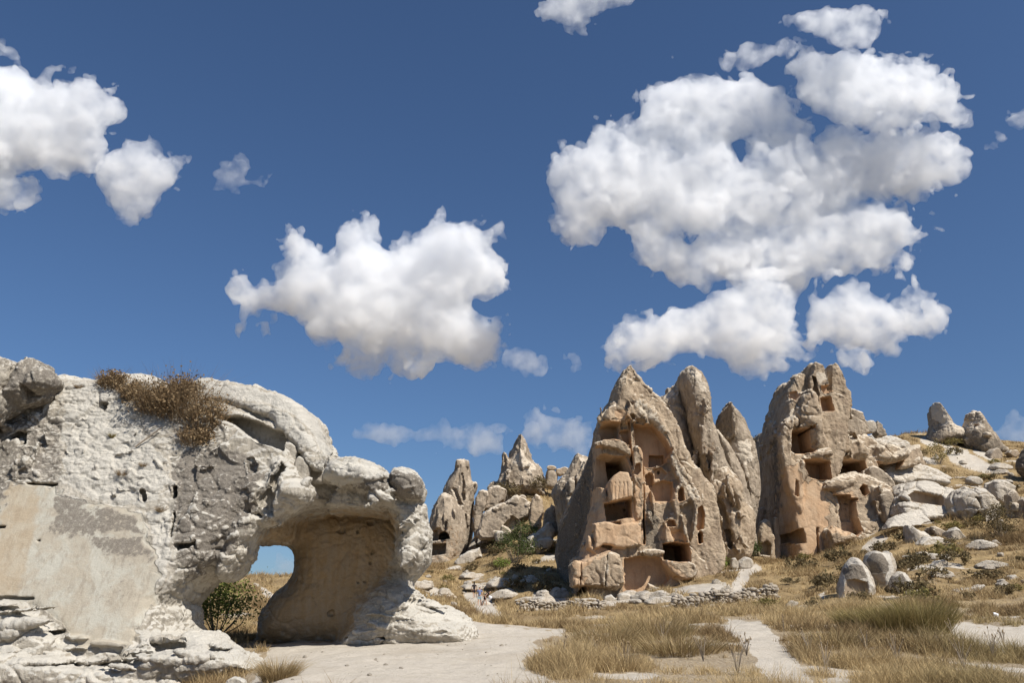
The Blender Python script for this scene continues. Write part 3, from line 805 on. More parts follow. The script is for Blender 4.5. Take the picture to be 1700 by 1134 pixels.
# bulging lower blocks, the sill and the hollowed foot
M1.add('985,870 1004,868 1028,872 1064,868 1064,905 1030,912 1000,905 985,915', on=.7, t=16, p=4, w=4, k=.5, cs=0)
M1.add('945,940 954,930 966,934 985,925 1008,917 1026,924 1033,948 1036,970 1020,980 990,976 948,975', on=1.5, t=32, p=4, w=6, k=1, oa=.6, cs=0)
M1.cut('964,934 966,934 966,972 963,972', dep=.5, mark=False).cut('1008,920 1010,922 1006,975 1003,972', dep=.35, mark=False)
M1.cut('1036,928 1060,923 1098,926 1112,962 1100,975 1060,990 1036,990', dep=1.0, flat=False, part='carved_wall')
M1.add('1058,915 1102,916 1102,924 1060,923', on=.8, t=10, p=4, w=4, k=1, oa=1)
M1.add('1095,934 1104,930 1148,936 1154,955 1135,966 1118,960 1108,950', on=1.2, t=16, p=4, w=8, k=3)
M1.cut('1102,902 1124,900 1146,903 1147,934 1124,935 1102,931', dep=6.5, part='window_opening')
M1.cut('958,1000 961,984 966,975 973,973 978,981 979,1000', dep=5, part='doorway')
M1.cut('1157,888 1161,880 1166,884 1166,902 1159,904', dep=1.5, part='niche')
M1.cut('1155,845 1166,838 1169,850 1168,880 1158,882 1154,868', dep=.8, part='carved_wall')
for c_ in ('992,716 995,716 995,720 992,720', '993,712 996,712 996,715', '1090,782 1094,782 1094,788 1090,788'):
    M1.cut(c_, dep=.5)
for p_ in ('985,735 1003,735 1005,830 1050,828 1062,760 1068,905 1030,915 985,930 955,1000 950,935 975,860', '1036,925 1100,925 1150,960 1170,975 1060,995 1036,995', '1100,860 1130,880 1150,900 1098,900', '1050,775 1118,780 1118,835 1072,840 1066,800', '1020,680 1045,682 1045,705 1020,705'):
    M1.paint(p_, 0, .75, 12)
M1.paint('985,735 1003,735 1005,830 1050,828 1062,860 1066,905 1030,915 985,930', 4, .4, 10)
M1.paint('984,735 975,765 960,800 942,845 925,890 925,1000 946,1000 946,930 962,925 976,860 984,800', 1, 1, 5)  # dark lichen tone over the whole left flank, painted on to deepen its shade
M1.paint('1066,840 1090,850 1098,900 1096,915 1068,908', 1, .8, 8)
M1.paint('1047,668 1062,660 1094,694 1117,742 1135,790 1165,830 1150,830 1120,780 1100,725 1080,700', 2, .55, 8)
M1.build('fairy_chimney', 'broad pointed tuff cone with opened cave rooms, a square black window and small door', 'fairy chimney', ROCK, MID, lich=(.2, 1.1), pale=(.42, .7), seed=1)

M2 = Rock(77, 1.6).add('1080,690 1086,672 1096,658 1106,654 1112,646 1118,640 1123,641 1132,655 1137,680 1145,705 1150,735 1157,770 1166,800 1172,840 1165,905 1110,905 1085,720', t=60, tb=50, p=2, w=30, lean=.1, oa=.6)
M2.add('1102,662 1104,650 1108,644 1113,648 1115,664', t=10, w=5, k=1).add('1118,768 1128,760 1142,762 1156,780 1160,800 1150,812 1135,800', on=.8, t=16, w=12, k=4)
M2.ribs('1090,690 1135,670 1160,780 1160,850 1110,850', 4, 44, lx=(10, 22))
M2.cut('1112,722 1116,720 1117,731 1113,732', dep=1.2, part='niche').cut('1143,778 1150,776 1156,784 1156,794 1148,790', dep=1.2, part='niche')
M2.paint('1108,700 1140,735 1150,745 1120,750 1110,720', 0, .6, 10).paint('1100,655 1116,645 1125,655 1100,665', 2, .6, 5)
M2.build('fairy_chimney', 'grey shoulder of rock between the carved cone and the tall finger rock', 'fairy chimney', GREY, MID, lich=(.4, .8), pale=(.45, .7), seed=4)

M3 = Rock(74, 1.5).add('1134,614 1142,608 1150,608 1161,617 1170,630 1176,650 1179,670 1182,690 1184,706 1190,722 1197,750 1206,775 1214,792 1222,830 1226,870 1226,935 1182,935 1174,862 1169,820 1160,790 1152,745 1143,715 1137,685 1133,655 1127,642 1128,626', t=46, tb=50, p=2, w=20, lean=.08, oa=.6)
M3.add('1127,642 1129,622 1142,609 1147,640 1150,690 1158,740 1166,790 1160,790 1150,740 1140,700', d=.2, t=38, p=4, w=6, tilt=-2.2, k=0)
M3.ribs('1140,640 1172,650 1195,750 1220,850 1215,920 1180,900 1165,780', 4, 45, lx=(10, 20), ang=.2)
M3.paint('1138,612 1150,608 1163,620 1172,650 1165,650 1150,625', 2, .8, 6).paint('1165,735 1190,730 1195,750 1170,760', 0, .5, 10)
M3.build('fairy_chimney', 'tall slender finger of grey rock with a pale rounded tip, highest of the cluster', 'fairy chimney', GREY, MID, lich=(.45, .9), pale=(.4, .8), seed=5)

M4 = Rock(77, 1.5).add('1208,665 1216,674 1226,688 1236,702 1241,718 1248,738 1253,757 1255,790 1256,815 1252,835 1249,875 1242,925 1222,925 1215,850 1207,790 1196,748 1190,715 1193,694 1200,680', t=50, tb=40, p=2, w=24, lean=.08, oa=.5)
M4.add('1193,716 1194,695 1208,668 1224,686 1236,704 1238,722 1216,730 1200,730', d=-.4, t=32, w=18, k=2).add('1192,718 1193,695 1207,667 1210,690 1214,722 1206,735', d=-1.4, t=20, p=4, w=5, tilt=-2., k=0)
M4.ribs('1200,720 1240,730 1252,790 1245,880 1225,870 1205,770', 4, 46, lx=(10, 20))
M4.cut('1222,798 1230,792 1238,810 1240,826 1230,822', dep=1.1, mark=False, k=2)
M4.paint('1210,735 1245,730 1250,760 1240,770 1215,755', 2, .85, 8)
M4.build('fairy_chimney', 'pointed grey rock cone with a paler collar at the right end of the cluster', 'fairy chimney', GREY, MID, lich=(.45, .8), pale=(.45, .8), seed=6)

M5 = Rock(73.5, 1.5).add('1184,706 1196,722 1211,742 1226,770 1236,800 1242,832 1244,870 1228,880 1212,830 1198,790 1188,750', t=34, p=2, w=16, lean=.1, oa=.6)
M5.build('rock_slab', 'leaning grey slab wedged between the tall finger rock and the pointed cone', 'rock slab', GREY, MID, lich=(.45, .8), pale=(.45, .8), seed=7)

M6 = Rock(71.5, 1.5).add('1170,830 1172,806 1184,782 1200,772 1216,788 1226,800 1233,820 1238,838 1248,848 1252,872 1246,905 1240,930 1212,945 1190,945 1176,945 1172,880', t=50, p=2, w=26, lean=.12, oa=.7)
M6.add('1172,838 1174,808 1186,792 1204,806 1215,830 1219,858 1210,884 1186,872', on=.8, t=20, w=12, k=2).add('1196,795 1212,788 1226,806 1233,838 1226,852 1212,834', on=.9, t=18, w=11, k=2)
M6.add('1205,850 1225,850 1232,880 1222,910 1208,895', on=.6, t=14, w=10, k=2).add('1178,900 1190,890 1206,905 1208,940 1180,940', on=.4, t=14, p=4, w=7, k=2)
M6.ribs('1175,800 1230,810 1248,860 1235,930 1180,935', 5, 47, lx=(10, 20), lz=(25, 60), ang=.4)
M6.cut('1184,826 1192,824 1204,842 1212,870 1208,885 1200,862', dep=.8, mark=False, k=2).cut('1174,905 1186,900 1198,915 1196,940 1178,940', dep=1., mark=False, k=2).cut('1206,880 1212,880 1216,910 1208,910', dep=.8, mark=False, k=1)
M6.build('rock_outcrop', 'lobed grey brown outcrop with slanting cracks at the foot of the tall finger rock', 'outcrop', ROCK, MID, lich=(.3, .9), pale=(.45, .7), seed=8)

# ------------------------------------------------------------------ right carved tower
N1 = Rock(82, 1.3)
N1.add('1284,700 1290,672 1310,660 1350,655 1385,668 1391,690 1388,712 1384,740 1380,768 1370,800 1364,830 1365,870 1368,900 1364,940 1294,945 1289,880 1285,850 1283,800 1277,760 1275,730 1278,712', t=80, tb=70, p=4, w=11, lean=.1, oa=1.3)
N1.add('1286,705 1290,672 1295,652 1301,638 1306,631 1322,634 1327,660 1326,705', d=.5, t=60, tb=50, p=4, w=7, lean=.1, k=0, oa=1.4)
N1.add('1320,700 1322,642 1326,622 1333,612 1342,618 1352,621 1357,640 1360,700', d=.0, t=66, tb=50, p=4, w=7, lean=.1, k=0, oa=1.4)
N1.add('1352,712 1353,634 1360,620 1367,614 1376,624 1384,643 1392,668 1394,690 1389,712', d=.9, t=66, tb=50, p=4, w=7, lean=.1, k=0, oa=1.4)
N1.ribs('1300,690 1345,690 1358,760 1350,860 1305,870', 5, 48, lx=(9, 22), on=(.4, .9))
N1.add('1288,690 1277,720 1268,770 1262,830 1260,880 1275,930 1300,880 1300,700', d=3.5, t=36, tb=60, p=4, w=8, lean=.08, tilt=-2.2, k=0)
N1.add('1322,690 1324,672 1330,655 1340,647 1350,652 1358,668 1362,700 1364,742 1356,750 1346,744 1341,715 1330,712', on=1.3, t=18, p=2, w=12, k=3)
N1.add('1296,712 1300,695 1320,690 1322,708 1312,716 1308,760 1320,770 1330,790 1330,860 1310,830 1295,760', on=.7, t=14, p=4, w=8, k=3)
N1.add('1340,752 1364,745 1378,748 1380,762 1360,766 1338,763', on=1.2, t=14, p=2, w=8, k=2)
N1.cut('1311,718 1322,714 1342,713 1346,744 1352,748 1345,753 1316,753 1310,742', dep=3., part='cave_room')
N1.cut('1324,718 1331,718 1331,724 1324,724', dep=1., part='window_opening')
N1.cut('1331,764 1378,765 1381,796 1355,797 1340,791 1332,780', dep=2.6, part='cave_room', tilt=.25)
N1.cut('1362,641 1381,638 1384,646 1376,653 1366,654', dep=1.1, part='niche').cut('1362,660 1380,658 1385,682 1364,684', dep=1.3, part='niche', tilt=.4)
N1.cut('1315,650 1326,648 1326,657 1318,668 1314,665', dep=.8, part='niche')
N1.cut('1350,624 1354,626 1358,655 1355,680 1351,650', dep=.9, mark=False, k=1)
N1.cut('1319,886 1325,879 1333,878 1337,890 1337,902 1325,903 1320,896', dep=5, part='doorway')
N1.cut('1356,875 1360,876 1359,925 1356,925', dep=.5, mark=False).cut('1320,795 1326,800 1325,825 1319,822', dep=.5, mark=False)
N1.paint('1298,790 1330,775 1362,805 1364,935 1296,940 1290,860', 4, .65, 10)
N1.paint('1296,780 1330,770 1330,800 1372,800 1378,930 1294,940 1288,860', 0, .8, 12).paint('1285,700 1278,740 1290,900 1294,760', 1, .7, 8)
N1.paint('1305,690 1320,680 1325,690 1310,705', 2, .8, 6).paint('1356,618 1370,615 1374,626 1360,636', 2, .8, 5)
N1.build('rock_tower', 'jagged carved rock tower with stacked cave rooms and an oval doorway low down', 'rock tower', ROCK, MID, lich=(.2, .9), pale=(.45, .7), seed=9)

N2 = Rock(79, 1.3).add('1366,830 1366,802 1380,792 1400,788 1430,789 1446,798 1462,806 1474,822 1484,842 1478,862 1466,880 1445,890 1425,910 1395,915 1376,890', t=50, p=4, w=16, lean=.25, oa=.8)
N2.add('1366,808 1380,794 1420,790 1424,806 1405,812 1368,818', on=.5, t=14, w=8, k=2).add('1442,808 1462,806 1476,830 1470,850 1450,840', on=.7, t=18, w=11, k=3)
N2.ribs('1440,805 1470,815 1475,860 1446,880', 4, 49, lx=(6, 12), lz=(20, 50))
N2.cut('1369,821 1414,820 1420,850 1430,882 1420,892 1395,880 1375,868', dep=1.6, part='carved_wall', lean=.22)
N2.cut('1379,846 1386,846 1387,854 1380,854', dep=1.2, part='window_opening')
for i in range(4): N2.cut('%g,836 %g,836 %g,838.5 %g,838.5' % (1394.5+i*3.4, 1396.7+i*3.4, 1396.7+i*3.4, 1394.5+i*3.4), dep=.5)
N2.cut('1392,830 1414,829 1414,833 1410,833 1410,866 1394,867', dep=.12)
N2.cut('1428,811 1434,804 1441,806 1442,820 1436,825 1430,822', dep=4.5, part='cave_mouth')
N2.add('1358,893 1370,880 1382,872 1395,880 1408,882 1424,892 1400,905 1362,920', on=.9, t=18, w=10, k=2)
N2.paint('1366,815 1420,815 1432,890 1372,890', 0, .6, 8)
N2.build('rock_outcrop', 'low carved outcrop with a flat dressed wall, a tiny square window and four dots', 'outcrop', ROCK, MID, lich=(.2, .8), pale=(.4, .8), seed=10)

N3 = Rock(83, 1.6).add('1376,770 1380,748 1390,736 1402,728 1416,724 1430,734 1440,748 1446,770 1440,800 1400,805 1378,800', d=2, t=60, p=4, w=14, lean=.3, oa=.8)
N3.add('1378,768 1382,750 1392,738 1404,728 1418,726 1432,738 1440,752 1438,764 1420,768 1400,768', on=1.5, t=26, w=12, k=2)
N3.ribs('1385,740 1430,735 1440,760 1390,762', 6, 55, lx=(6, 13), lz=(20, 60), on=(.4, .9))
N3.cut('1380,765 1436,764 1439,780 1426,786 1384,783', dep=5, part='cave_mouth')
N3.add('1444,770 1450,740 1465,742 1480,752 1496,744 1510,746 1506,775 1490,790 1450,790', d=3, t=60, p=4, w=14, lean=.3, k=2, oa=.8)
N3.add('1442,762 1444,740 1458,740 1474,752 1480,760 1496,746 1508,746 1504,762 1488,767 1466,772 1446,768', on=1.3, t=22, w=9, k=2)
N3.cut('1449,768 1470,772 1490,767 1502,764 1494,779 1466,785 1451,782', dep=5, part='cave_mouth')
N3.build('rock_shelter', 'overhanging rock ledge with two long black hollows beside the carved tower', 'rock shelter', ROCK, MID, lich=(.2, .8), pale=(.3, .8), seed=11)

def boulder(poly, d, label, mat, t=None, p=2, w=None, cell=1.4, lean=.15, lich=(.2, .8), pale=(.4, .8), seed=0, extra=(), cuts=(), name='boulder', cat='boulder', group=None, layers=None, oa=.8, carv=0., sink=0):
    q = PP(poly); sz = min(np.ptp(q[:, 0]), np.ptp(q[:, 1]))
    b = Rock(d, cell)
    b.add(poly, t=t or sz*.5, p=4 if seed % 3 else p, w=w or sz*.24, lean=lean, oa=oa, cs=seed % 2)
    for e in extra: b.add(e[0], on=e[1], t=e[2], w=e[2]*.7, k=2)
    for c in cuts: b.cut(c[0], dep=c[1], mark=len(c) > 2, part=c[2] if len(c) > 2 else None, k=1.5)
    b.build(name, label, cat, mat, layers or [('v', 32, 3.6), ('f', 30, 1.5), ('c', 34, 1.4), ('f', 12, .9), ('v', 13, 1.0), ('p', 7, .6), ('f', 4, .6)], group, lich, pale, seed=seed, carv=carv)
    return b
boulder('1383,700 1386,686 1398,676 1410,682 1426,690 1430,705 1436,724 1418,730 1395,726', 84, 'tilted faceted block with a shaded face right beside the top of the carved tower', GREY, p=4, w=8, seed=12, cuts=(('1400,690 1412,686 1414,697 1404,696', .8),), pale=(.35, .9))
boulder('1434,702 1442,697 1452,700 1453,712 1448,722 1436,718', 86, 'pale cube of rock standing on the skyline near the carved tower', WHITE, p=4, w=6, seed=13)
boulder('1450,720 1452,705 1456,698 1462,706 1470,724 1455,728', 87, 'dark narrow tooth of rock next to the pale cube on the skyline', GREY, seed=14, lich=(.7, .5))
boulder('1366,735 1368,715 1376,708 1386,710 1390,728 1388,748 1376,752', 80.5, 'rounded knob of rock with a hollow left of the overhanging ledge', ROCK, seed=15, cuts=(('1374,722 1384,720 1386,736 1376,740', .8),))
boulder('1386,745 1392,728 1404,724 1412,734 1408,750 1395,754', 80, 'small broken block on top of the overhanging ledge', ROCK, seed=16, p=4, w=6)
boulder('1432,800 1434,780 1446,775 1462,785 1476,800 1478,815 1460,812 1445,806', 79, 'flat topped grey slab tilted above the black oval hole', GREY, seed=17, p=4, w=7)
boulder('1256,884 1262,866 1270,859 1280,865 1284,892 1285,935 1260,935', 79, 'stubby rounded pillar in the gap left of the carved tower', ROCK, seed=18, cuts=(('1262,902 1274,898 1280,904 1278,922 1264,922', .9),))
boulder('1284,860 1288,857 1292,860 1294,890 1294,935 1284,935', 79, 'thin upright post of rock against the left side of the carved tower', ROCK, seed=19)
boulder('1244,915 1249,892 1254,884 1258,898 1254,925', 78.5, 'small pointed shard of rock in the gap left of the stubby pillar', GREY, seed=20)
cl = Rock(96, 2).add('1236,940 1240,760 1248,726 1262,720 1282,722 1296,735 1296,940', t=60, p=4, w=16, lean=.05)
cl.build('cliff', 'shaded cliff with a brushy top in the gap between the two carved formations', 'cliff', GREY, MID, lich=(.5, .8), pale=(.8, .3), seed=21)

# ------------------------------------------------------------------ far left group
G1 = Rock(104, 1.4).add('706,950 710,880 715,852 722,836 730,823 738,817 748,821 758,831 767,847 773,872 774,905 768,935 745,955', t=46, p=2, w=26, lean=.1, oa=.4)
G1.ribs('715,850 770,850 768,930 745,935', 5, 51, lx=(6, 13), lz=(20, 60), on=(.4, .9))
G1.cut('715,882 727,880 727,898 716,899', dep=1., part='niche').cut('727,897 728,889 732,884 738,882 744,885 748,895', dep=4, part='cave_mouth').cut('715,903 740,902 740,921 714,923', dep=1.9, part='cave_room').cut('735,908 737,908 737,911 735,911', dep=.6)
G1.add('706,955 708,928 722,924 742,926 748,936 745,955', on=1.2, t=14, p=4, w=6, k=2)
G1.paint('712,865 770,865 775,940 712,940', 0, .45, 16)
G1.build('fairy_chimney', 'smooth rounded rock cone with an arched cave mouth beside the arch column', 'fairy chimney', GREY, MID, lich=(.3, .6), pale=(.55, .7), seed=22)
G2 = Rock(108, 1.4).add('737,880 737,815 745,798 752,785 756,774 758,764 768,763 778,764 780,770 782,790 786,802 793,803 792,812 788,824 788,850 787,890 775,925 745,925', t=40, p=2, w=18, lean=.1, oa=.8)
G2.add('757,777 757,764 763,762 768,766 768,778', on=.5, t=8, w=4, k=0).add('770,778 770,765 776,762 780,768 780,778', on=.5, t=8, w=4, k=0).add('785,806 786,800 794,801 793,808', on=.5, t=7, w=3, k=0)
G2.ribs('745,800 785,790 785,890 760,900', 8, 52, lx=(6, 13), lz=(20, 60), on=(.4, .9))
G2.cut('766,784 769,784 772,830 768,830', dep=.6, mark=False, oa=1).cut('748,810 756,812 770,840 764,842', dep=.5, mark=False, oa=1)
G2.build('fairy_chimney', 'ragged twin topped rock tower behind the smooth rounded cone', 'fairy chimney', GREY, MID, lich=(.35, .8), pale=(.5, .7), seed=23)
G3 = Rock(119, 1.4).add('862,717 868,722 875,733 879,745 882,760 886,769 897,775 901,786 905,805 905,830 860,835 820,835 822,806 830,786 836,770 843,765 848,750 855,730', t=50, p=2, w=24, lean=.1, oa=.6)
G3.add('820,812 826,792 832,772 834,756 837,748 841,752 841,766 834,792 826,812', d=-1, t=12, w=7, k=1).add('805,814 812,803 824,796 826,808 812,816', d=-1, t=12, w=6, k=1).add('866,740 872,734 878,744 876,758 868,756', on=.6, t=10, w=6, k=1)
G3.ribs('840,760 880,760 900,810 835,815', 9, 53, lx=(6, 13), lz=(20, 60), on=(.4, .9))
G3.paint('845,765 870,740 876,760 895,775 880,790 860,775', 2, .6, 6)
G3.build('fairy_chimney', 'sharp pointed grey pinnacle on the crest, highest of the far left group', 'fairy chimney', GREY, MID, lich=(.35, .8), pale=(.5, .7), seed=24)
G5 = Rock(93, 1.4).add('960,750 964,757 972,758 981,763 977,782 972,800 966,840 962,905 935,920 928,885 919,835 916,820 922,805 934,790 945,773 952,758', t=40, p=2, w=20, lean=.1, oa=.6)
G5.ribs('945,780 975,780 960,880 930,870', 8, 54, lx=(6, 13), lz=(20, 60), on=(.4, .9))
G5.paint('963,758 981,762 975,785 966,775', 2, .9, 4)
G5.build('fairy_chimney', 'stout grey spire with a cream right side left of the big carved cone', 'fairy chimney', GREY, MID, lich=(.45, .9), pale=(.5, .7), seed=25)
far = [
 ('903,810 907,786 911,779 921,779 926,788 928,815', 117, 'short rounded stump of rock on the far crest, capped by a flat stone', GREY),
 ('907,779 909,773 920,772 926,777 922,781 912,782', 116.5, 'flat brown cap stone balanced on the short stump', ROCK),
 ('922,788 924,779 936,775 943,778 942,786 930,792', 117, 'tilted brown slab right of the capped stump on the crest', ROCK),
 ('786,900 787,850 792,816 804,811 811,818 807,835 800,858 794,905', 106, 'narrow cream topped block right of the twin topped tower', GREY),
 ('801,850 804,822 812,810 828,807 841,815 836,832 822,848', 108, 'rounded boulder with dark underside below the pinnacle', GREY),
 ('790,898 796,872 802,852 818,842 838,840 852,828 866,823 880,832 883,846 878,864 862,872 850,890 826,900', 101, 'wide faceted pale boulder in the middle of the far slope', GREY),
 ('878,845 882,828 890,820 900,828 903,850 898,872 888,890 879,876', 99, 'upright brown block right of the wide faceted boulder', ROCK),
 ('863,912 874,895 895,880 910,864 919,872 923,888 916,905 900,925 880,930', 95, 'pale sloping slab low on the slope left of the stout spire', WHITE),
 ('902,875 906,848 915,834 923,850 930,885 918,892', 96, 'brown wedge of rock leaning on the stout spire', GREY),
 ('820,888 826,880 838,882 842,895 836,905 822,902', 98, 'small pale rock under the wide faceted boulder', WHITE),
 ('755,935 765,922 780,915 796,910 800,925 780,942 760,948', 98, 'pale crumbling bank of rock at the foot of the rounded cone', WHITE),
]
for i, (pl, d, lb, m) in enumerate(far):
    boulder(pl, d, lb, m, p=4 if i in (3, 5, 6) else 2, w=9 if i in (3, 5, 6) else None, seed=30+i, lich=(.3, .8) if m is GREY else (.1, .6), cuts=(('838,872 850,858 862,866 850,885', 1.),) if i == 5 else ())

# ------------------------------------------------------------------ right hillside rocks
S1 = Rock(116, 1.4).add('1550,667 1556,672 1563,681 1571,696 1579,706 1590,710 1600,716 1602,735 1570,742 1542,740 1544,722 1549,710 1547,690 1547,675', t=30, p=2, w=15, lean=.05, oa=.5)
S1.paint('1545,662 1560,670 1580,700 1604,712 1600,722 1572,716 1558,700 1546,696', 2, .8, 4)
S1.build('fairy_chimney', 'leaning horn of rock on the right ridge, pale above and dark below', 'fairy chimney', GREY, MID, lich=(.5, .8), pale=(.5, .7), seed=50)
S2 = Rock(114, 1.4).add('1612,690 1614,686 1619,687 1626,697 1630,704 1637,716 1644,724 1652,736 1668,750 1660,765 1620,760 1600,735 1598,716 1606,704 1610,696', t=30, p=2, w=14, lean=.05, oa=.5)
S2.add('1631,724 1634,719 1643,720 1643,726', on=.8, t=7, w=3, k=0).add('1610,700 1612,687 1620,687 1624,698', on=.3, t=8, w=5, k=0).cut('1613,707 1616,707 1616,711 1613,711', dep=.6, part='niche')
S2.paint('1600,700 1632,700 1634,712 1598,718', 2, .9, 4)
S2.build('fairy_chimney', 'small dark capped cone on the right ridge next to the leaning horn', 'fairy chimney', GREY, MID, lich=(.5, .8), pale=(.5, .7), seed=51)
slope = [
 ('1574,852 1580,828 1590,814 1605,808 1622,811 1640,824 1652,840 1656,860 1646,872 1642,888 1628,900 1604,892 1596,872', 72, 'big rounded pale boulder with dark streaked cracks on the right slope', WHITE, dict(cuts=(('1612,862 1620,850 1630,852 1628,888 1614,880', .7), ('1622,826 1630,826 1634,846 1628,848', .6)), oa=1.)),
 ('1458,868 1466,836 1478,814 1500,804 1530,799 1552,811 1572,820 1580,842 1560,862 1510,875', 77, 'broad white sheet of bare rock with a striped undercut face', WHITE, dict(t=60, p=4, w=14, lean=.9, cuts=(('1510,822 1526,814 1566,824 1568,842 1535,836 1512,834', 1.2, 'carved_wall'), ('1490,828 1500,824 1510,834 1490,838', .9)), pale=(.1, .9))),
 ('1462,880 1480,858 1510,850 1535,856 1542,868 1520,876 1490,878', 71, 'smooth white hump below the striped undercut face', WHITE, dict(lean=.8, pale=(.1, .9))),
 ('1503,905 1504,870 1514,874 1530,884 1546,895 1552,908 1535,925 1512,922', 64, 'pale pointed boulder with a shaded left side in the dry grass', WHITE, dict()),
 ('1568,905 1574,882 1583,876 1596,890 1604,903 1600,918 1585,915', 64, 'pale upright fin of rock right of the pointed boulder', WHITE, dict()),
 ('1538,884 1545,872 1562,880 1578,898 1572,906 1556,898', 66, 'dark tilted slab between the pointed boulder and the pale fin', GREY, dict(lich=(.5, .8))),
 ('1668,862 1672,822 1680,812 1690,816 1692,846 1690,872 1676,878', 70, 'grey upright rock behind the dark bush near the right edge', GREY, dict(extra=(('1676,850 1680,835 1690,838 1690,850', .5, 8),))),
 ('1688,880 1693,832 1708,824 1728,830 1730,885', 69, 'brown rock cut off by the right edge halfway up the slope', ROCK, dict()),
 ('1640,832 1644,802 1660,795 1682,808 1676,830 1655,842', 76, 'crumbly pale knoll above the dark bush', WHITE, dict(pale=(.3, .8))),
 ('1690,790 1697,748 1712,738 1735,745 1735,800', 90, 'dark jagged rock at the right edge on the skyline', GREY, dict(lich=(.7, .5))),
 ('1492,798 1500,762 1514,745 1526,748 1530,770 1527,790 1510,800', 94, 'banded brown mound right of the two black hollows', ROCK, dict(oa=1.2)),
 ('1480,762 1486,748 1500,742 1512,748 1508,760 1495,768', 96, 'flat pale slab above the banded mound', WHITE, dict()),
 ('1668,972 1672,957 1680,954 1694,968 1688,978', 46, 'small angular white stone alone on the scree near the right edge', WHITE, dict(p=4, w=5)),
 ('1634,768 1640,748 1652,742 1662,752 1660,768', 108, 'low grey stump below the dark capped cone', GREY, dict()),
 ('1670,752 1676,746 1688,748 1692,758 1680,762', 108, 'brown lump on the ridge right of the grey stump', ROCK, dict()),
 ('1600,800 1608,790 1626,792 1632,804 1615,810', 84, 'half buried cream rock above the big streaked boulder', WHITE, dict()),
 ('1545,940 1552,930 1566,928 1580,940 1576,950 1555,952', 52, 'low cream outcrop in the scree right of the three boulders', WHITE, dict()),
 ('1575,985 1600,975 1630,970 1632,978 1600,990 1578,996', 42, 'thin curved rib of cream rock low on the right slope', WHITE, dict()),
 ('1440,800 1450,780 1475,768 1510,768 1540,780 1562,800 1545,815 1500,808 1470,815', 86, 'broad pale shoulder of rock above the white sheet, under the banded mound', WHITE, dict(t=50, p=4, w=14, lean=1.0, lich=(.25, .8))),
 ('1425,745 1440,722 1470,728 1496,742 1490,756 1455,752', 92, 'long pale ledge on top of the slope right of the tilted faceted block', WHITE, dict(t=40, p=4, w=8, lean=.8, lich=(.25, .8))),
 ('1520,905 1535,890 1560,892 1580,906 1560,922 1530,920', 62, 'flat white rock at the foot of the pointed boulder', WHITE, dict(lean=.6)),
 ('1456,840 1450,820 1462,808 1480,815 1484,850 1470,872 1460,868', 76, 'grey hummock between the carved outcrop and the white sheet', GREY, dict()),
]
for i, (pl, d, lb, m, kw) in enumerate(slope):
    kw.setdefault('lich', (.15, .7) if m is WHITE else (.35, .8))
    boulder(pl, d, lb, m, seed=60+i, **kw)
tri = [
 ('1392,1010 1394,960 1402,940 1412,926 1426,927 1438,942 1449,965 1450,1000 1430,1010', 43, 'left one of three white boulders, with a tan scooped face', (('1404,966 1420,962 1440,968 1442,990 1405,990', .35, 'scooped_face'),), '1398,948 1412,936 1432,938 1442,960 1404,964'),
 ('1434,936 1437,922 1446,914 1456,914 1464,918 1473,912 1484,934 1484,952 1477,974 1460,985 1448,972 1444,950', 43.6, 'middle one of three white boulders, tallest, with a round grey lichened face', (), '1438,930 1448,918 1464,920 1474,934 1474,954 1446,952'),
 ('1474,992 1478,960 1490,948 1502,951 1513,966 1526,990 1524,1010 1484,1010', 42.6, 'right one of three white boulders, lowest, with a dark wedge of lichen', (), '1480,964 1498,952 1508,972 1498,992 1480,984'),
]
for i, (pl, d, lb, cu, pt) in enumerate(tri):
    b = Rock(d, 1.2).add(pl, t=26, p=2, w=16, lean=.15, oa=.7)
    for c in cu: b.cut(c[0], dep=c[1], part=c[2], k=2)
    b.paint(pl, 2, .85, 3); b.paint(pt, 1, 1., 3)
    if i == 1: b.paint('1448,955 1474,950 1470,975 1455,975', 0, .6, 4)
    b.build('boulder', lb, 'boulder', WHITE, [('f', 30, 2), ('f', 12, 1.3), ('r', 8, .8), ('f', 4, .5)], 'three white boulders in the grass', (.1, .5), (.35, .9), seed=90+i)
near = [
 ('799,1002 804,996 812,998 822,1008 829,1020 832,1036 822,1040 812,1024 803,1012', 72, 'long pale boulder lying beside the walkers on the slope', WHITE),
 ('706,1000 712,986 724,986 734,996 730,1006 716,1010', 76, 'tan boulder half buried in dry grass right of the arch column', WHITE),
 ('736,1004 740,990 750,986 758,994 756,1006', 77, 'small tan boulder nearer the walkers than its neighbour', ROCK),
 ('1223,945 1226,930 1236,924 1246,928 1250,940 1240,948', 66, 'white rounded rock beside the green bush on the upper path', WHITE),
 ('1212,944 1214,928 1220,926 1228,940 1222,948', 66, 'small white wedge of rock left of the rounded rock on the path', WHITE),
 ('1020,1004 1026,988 1040,984 1052,990 1056,1004', 61, 'white lumpy rock at the foot of the carved cone', WHITE),
 ('1000,1002 1004,992 1014,988 1022,996 1018,1006', 61, 'cream rock left of the white lumpy rock under the carved cone', WHITE),
 ('950,1006 960,996 985,992 998,1000 990,1010', 60, 'low flat stone in front of the small arched door', WHITE),
 ('1073,980 1075,968 1084,972 1090,978 1082,984', 65, 'small upright stone against the foot of the carved cone', ROCK),
 ('375,1140 378,1128 392,1124 408,1128 410,1142', 13.2, 'small white stone under the overhanging ledge at the bottom edge', PALE),
]
for i, (pl, d, lb, m) in enumerate(near): boulder(pl, d, lb, m, seed=100+i, lich=(.05, .6), layers=[('f', 12, 1.2), ('f', 5, .7)] if i > 1 else None)

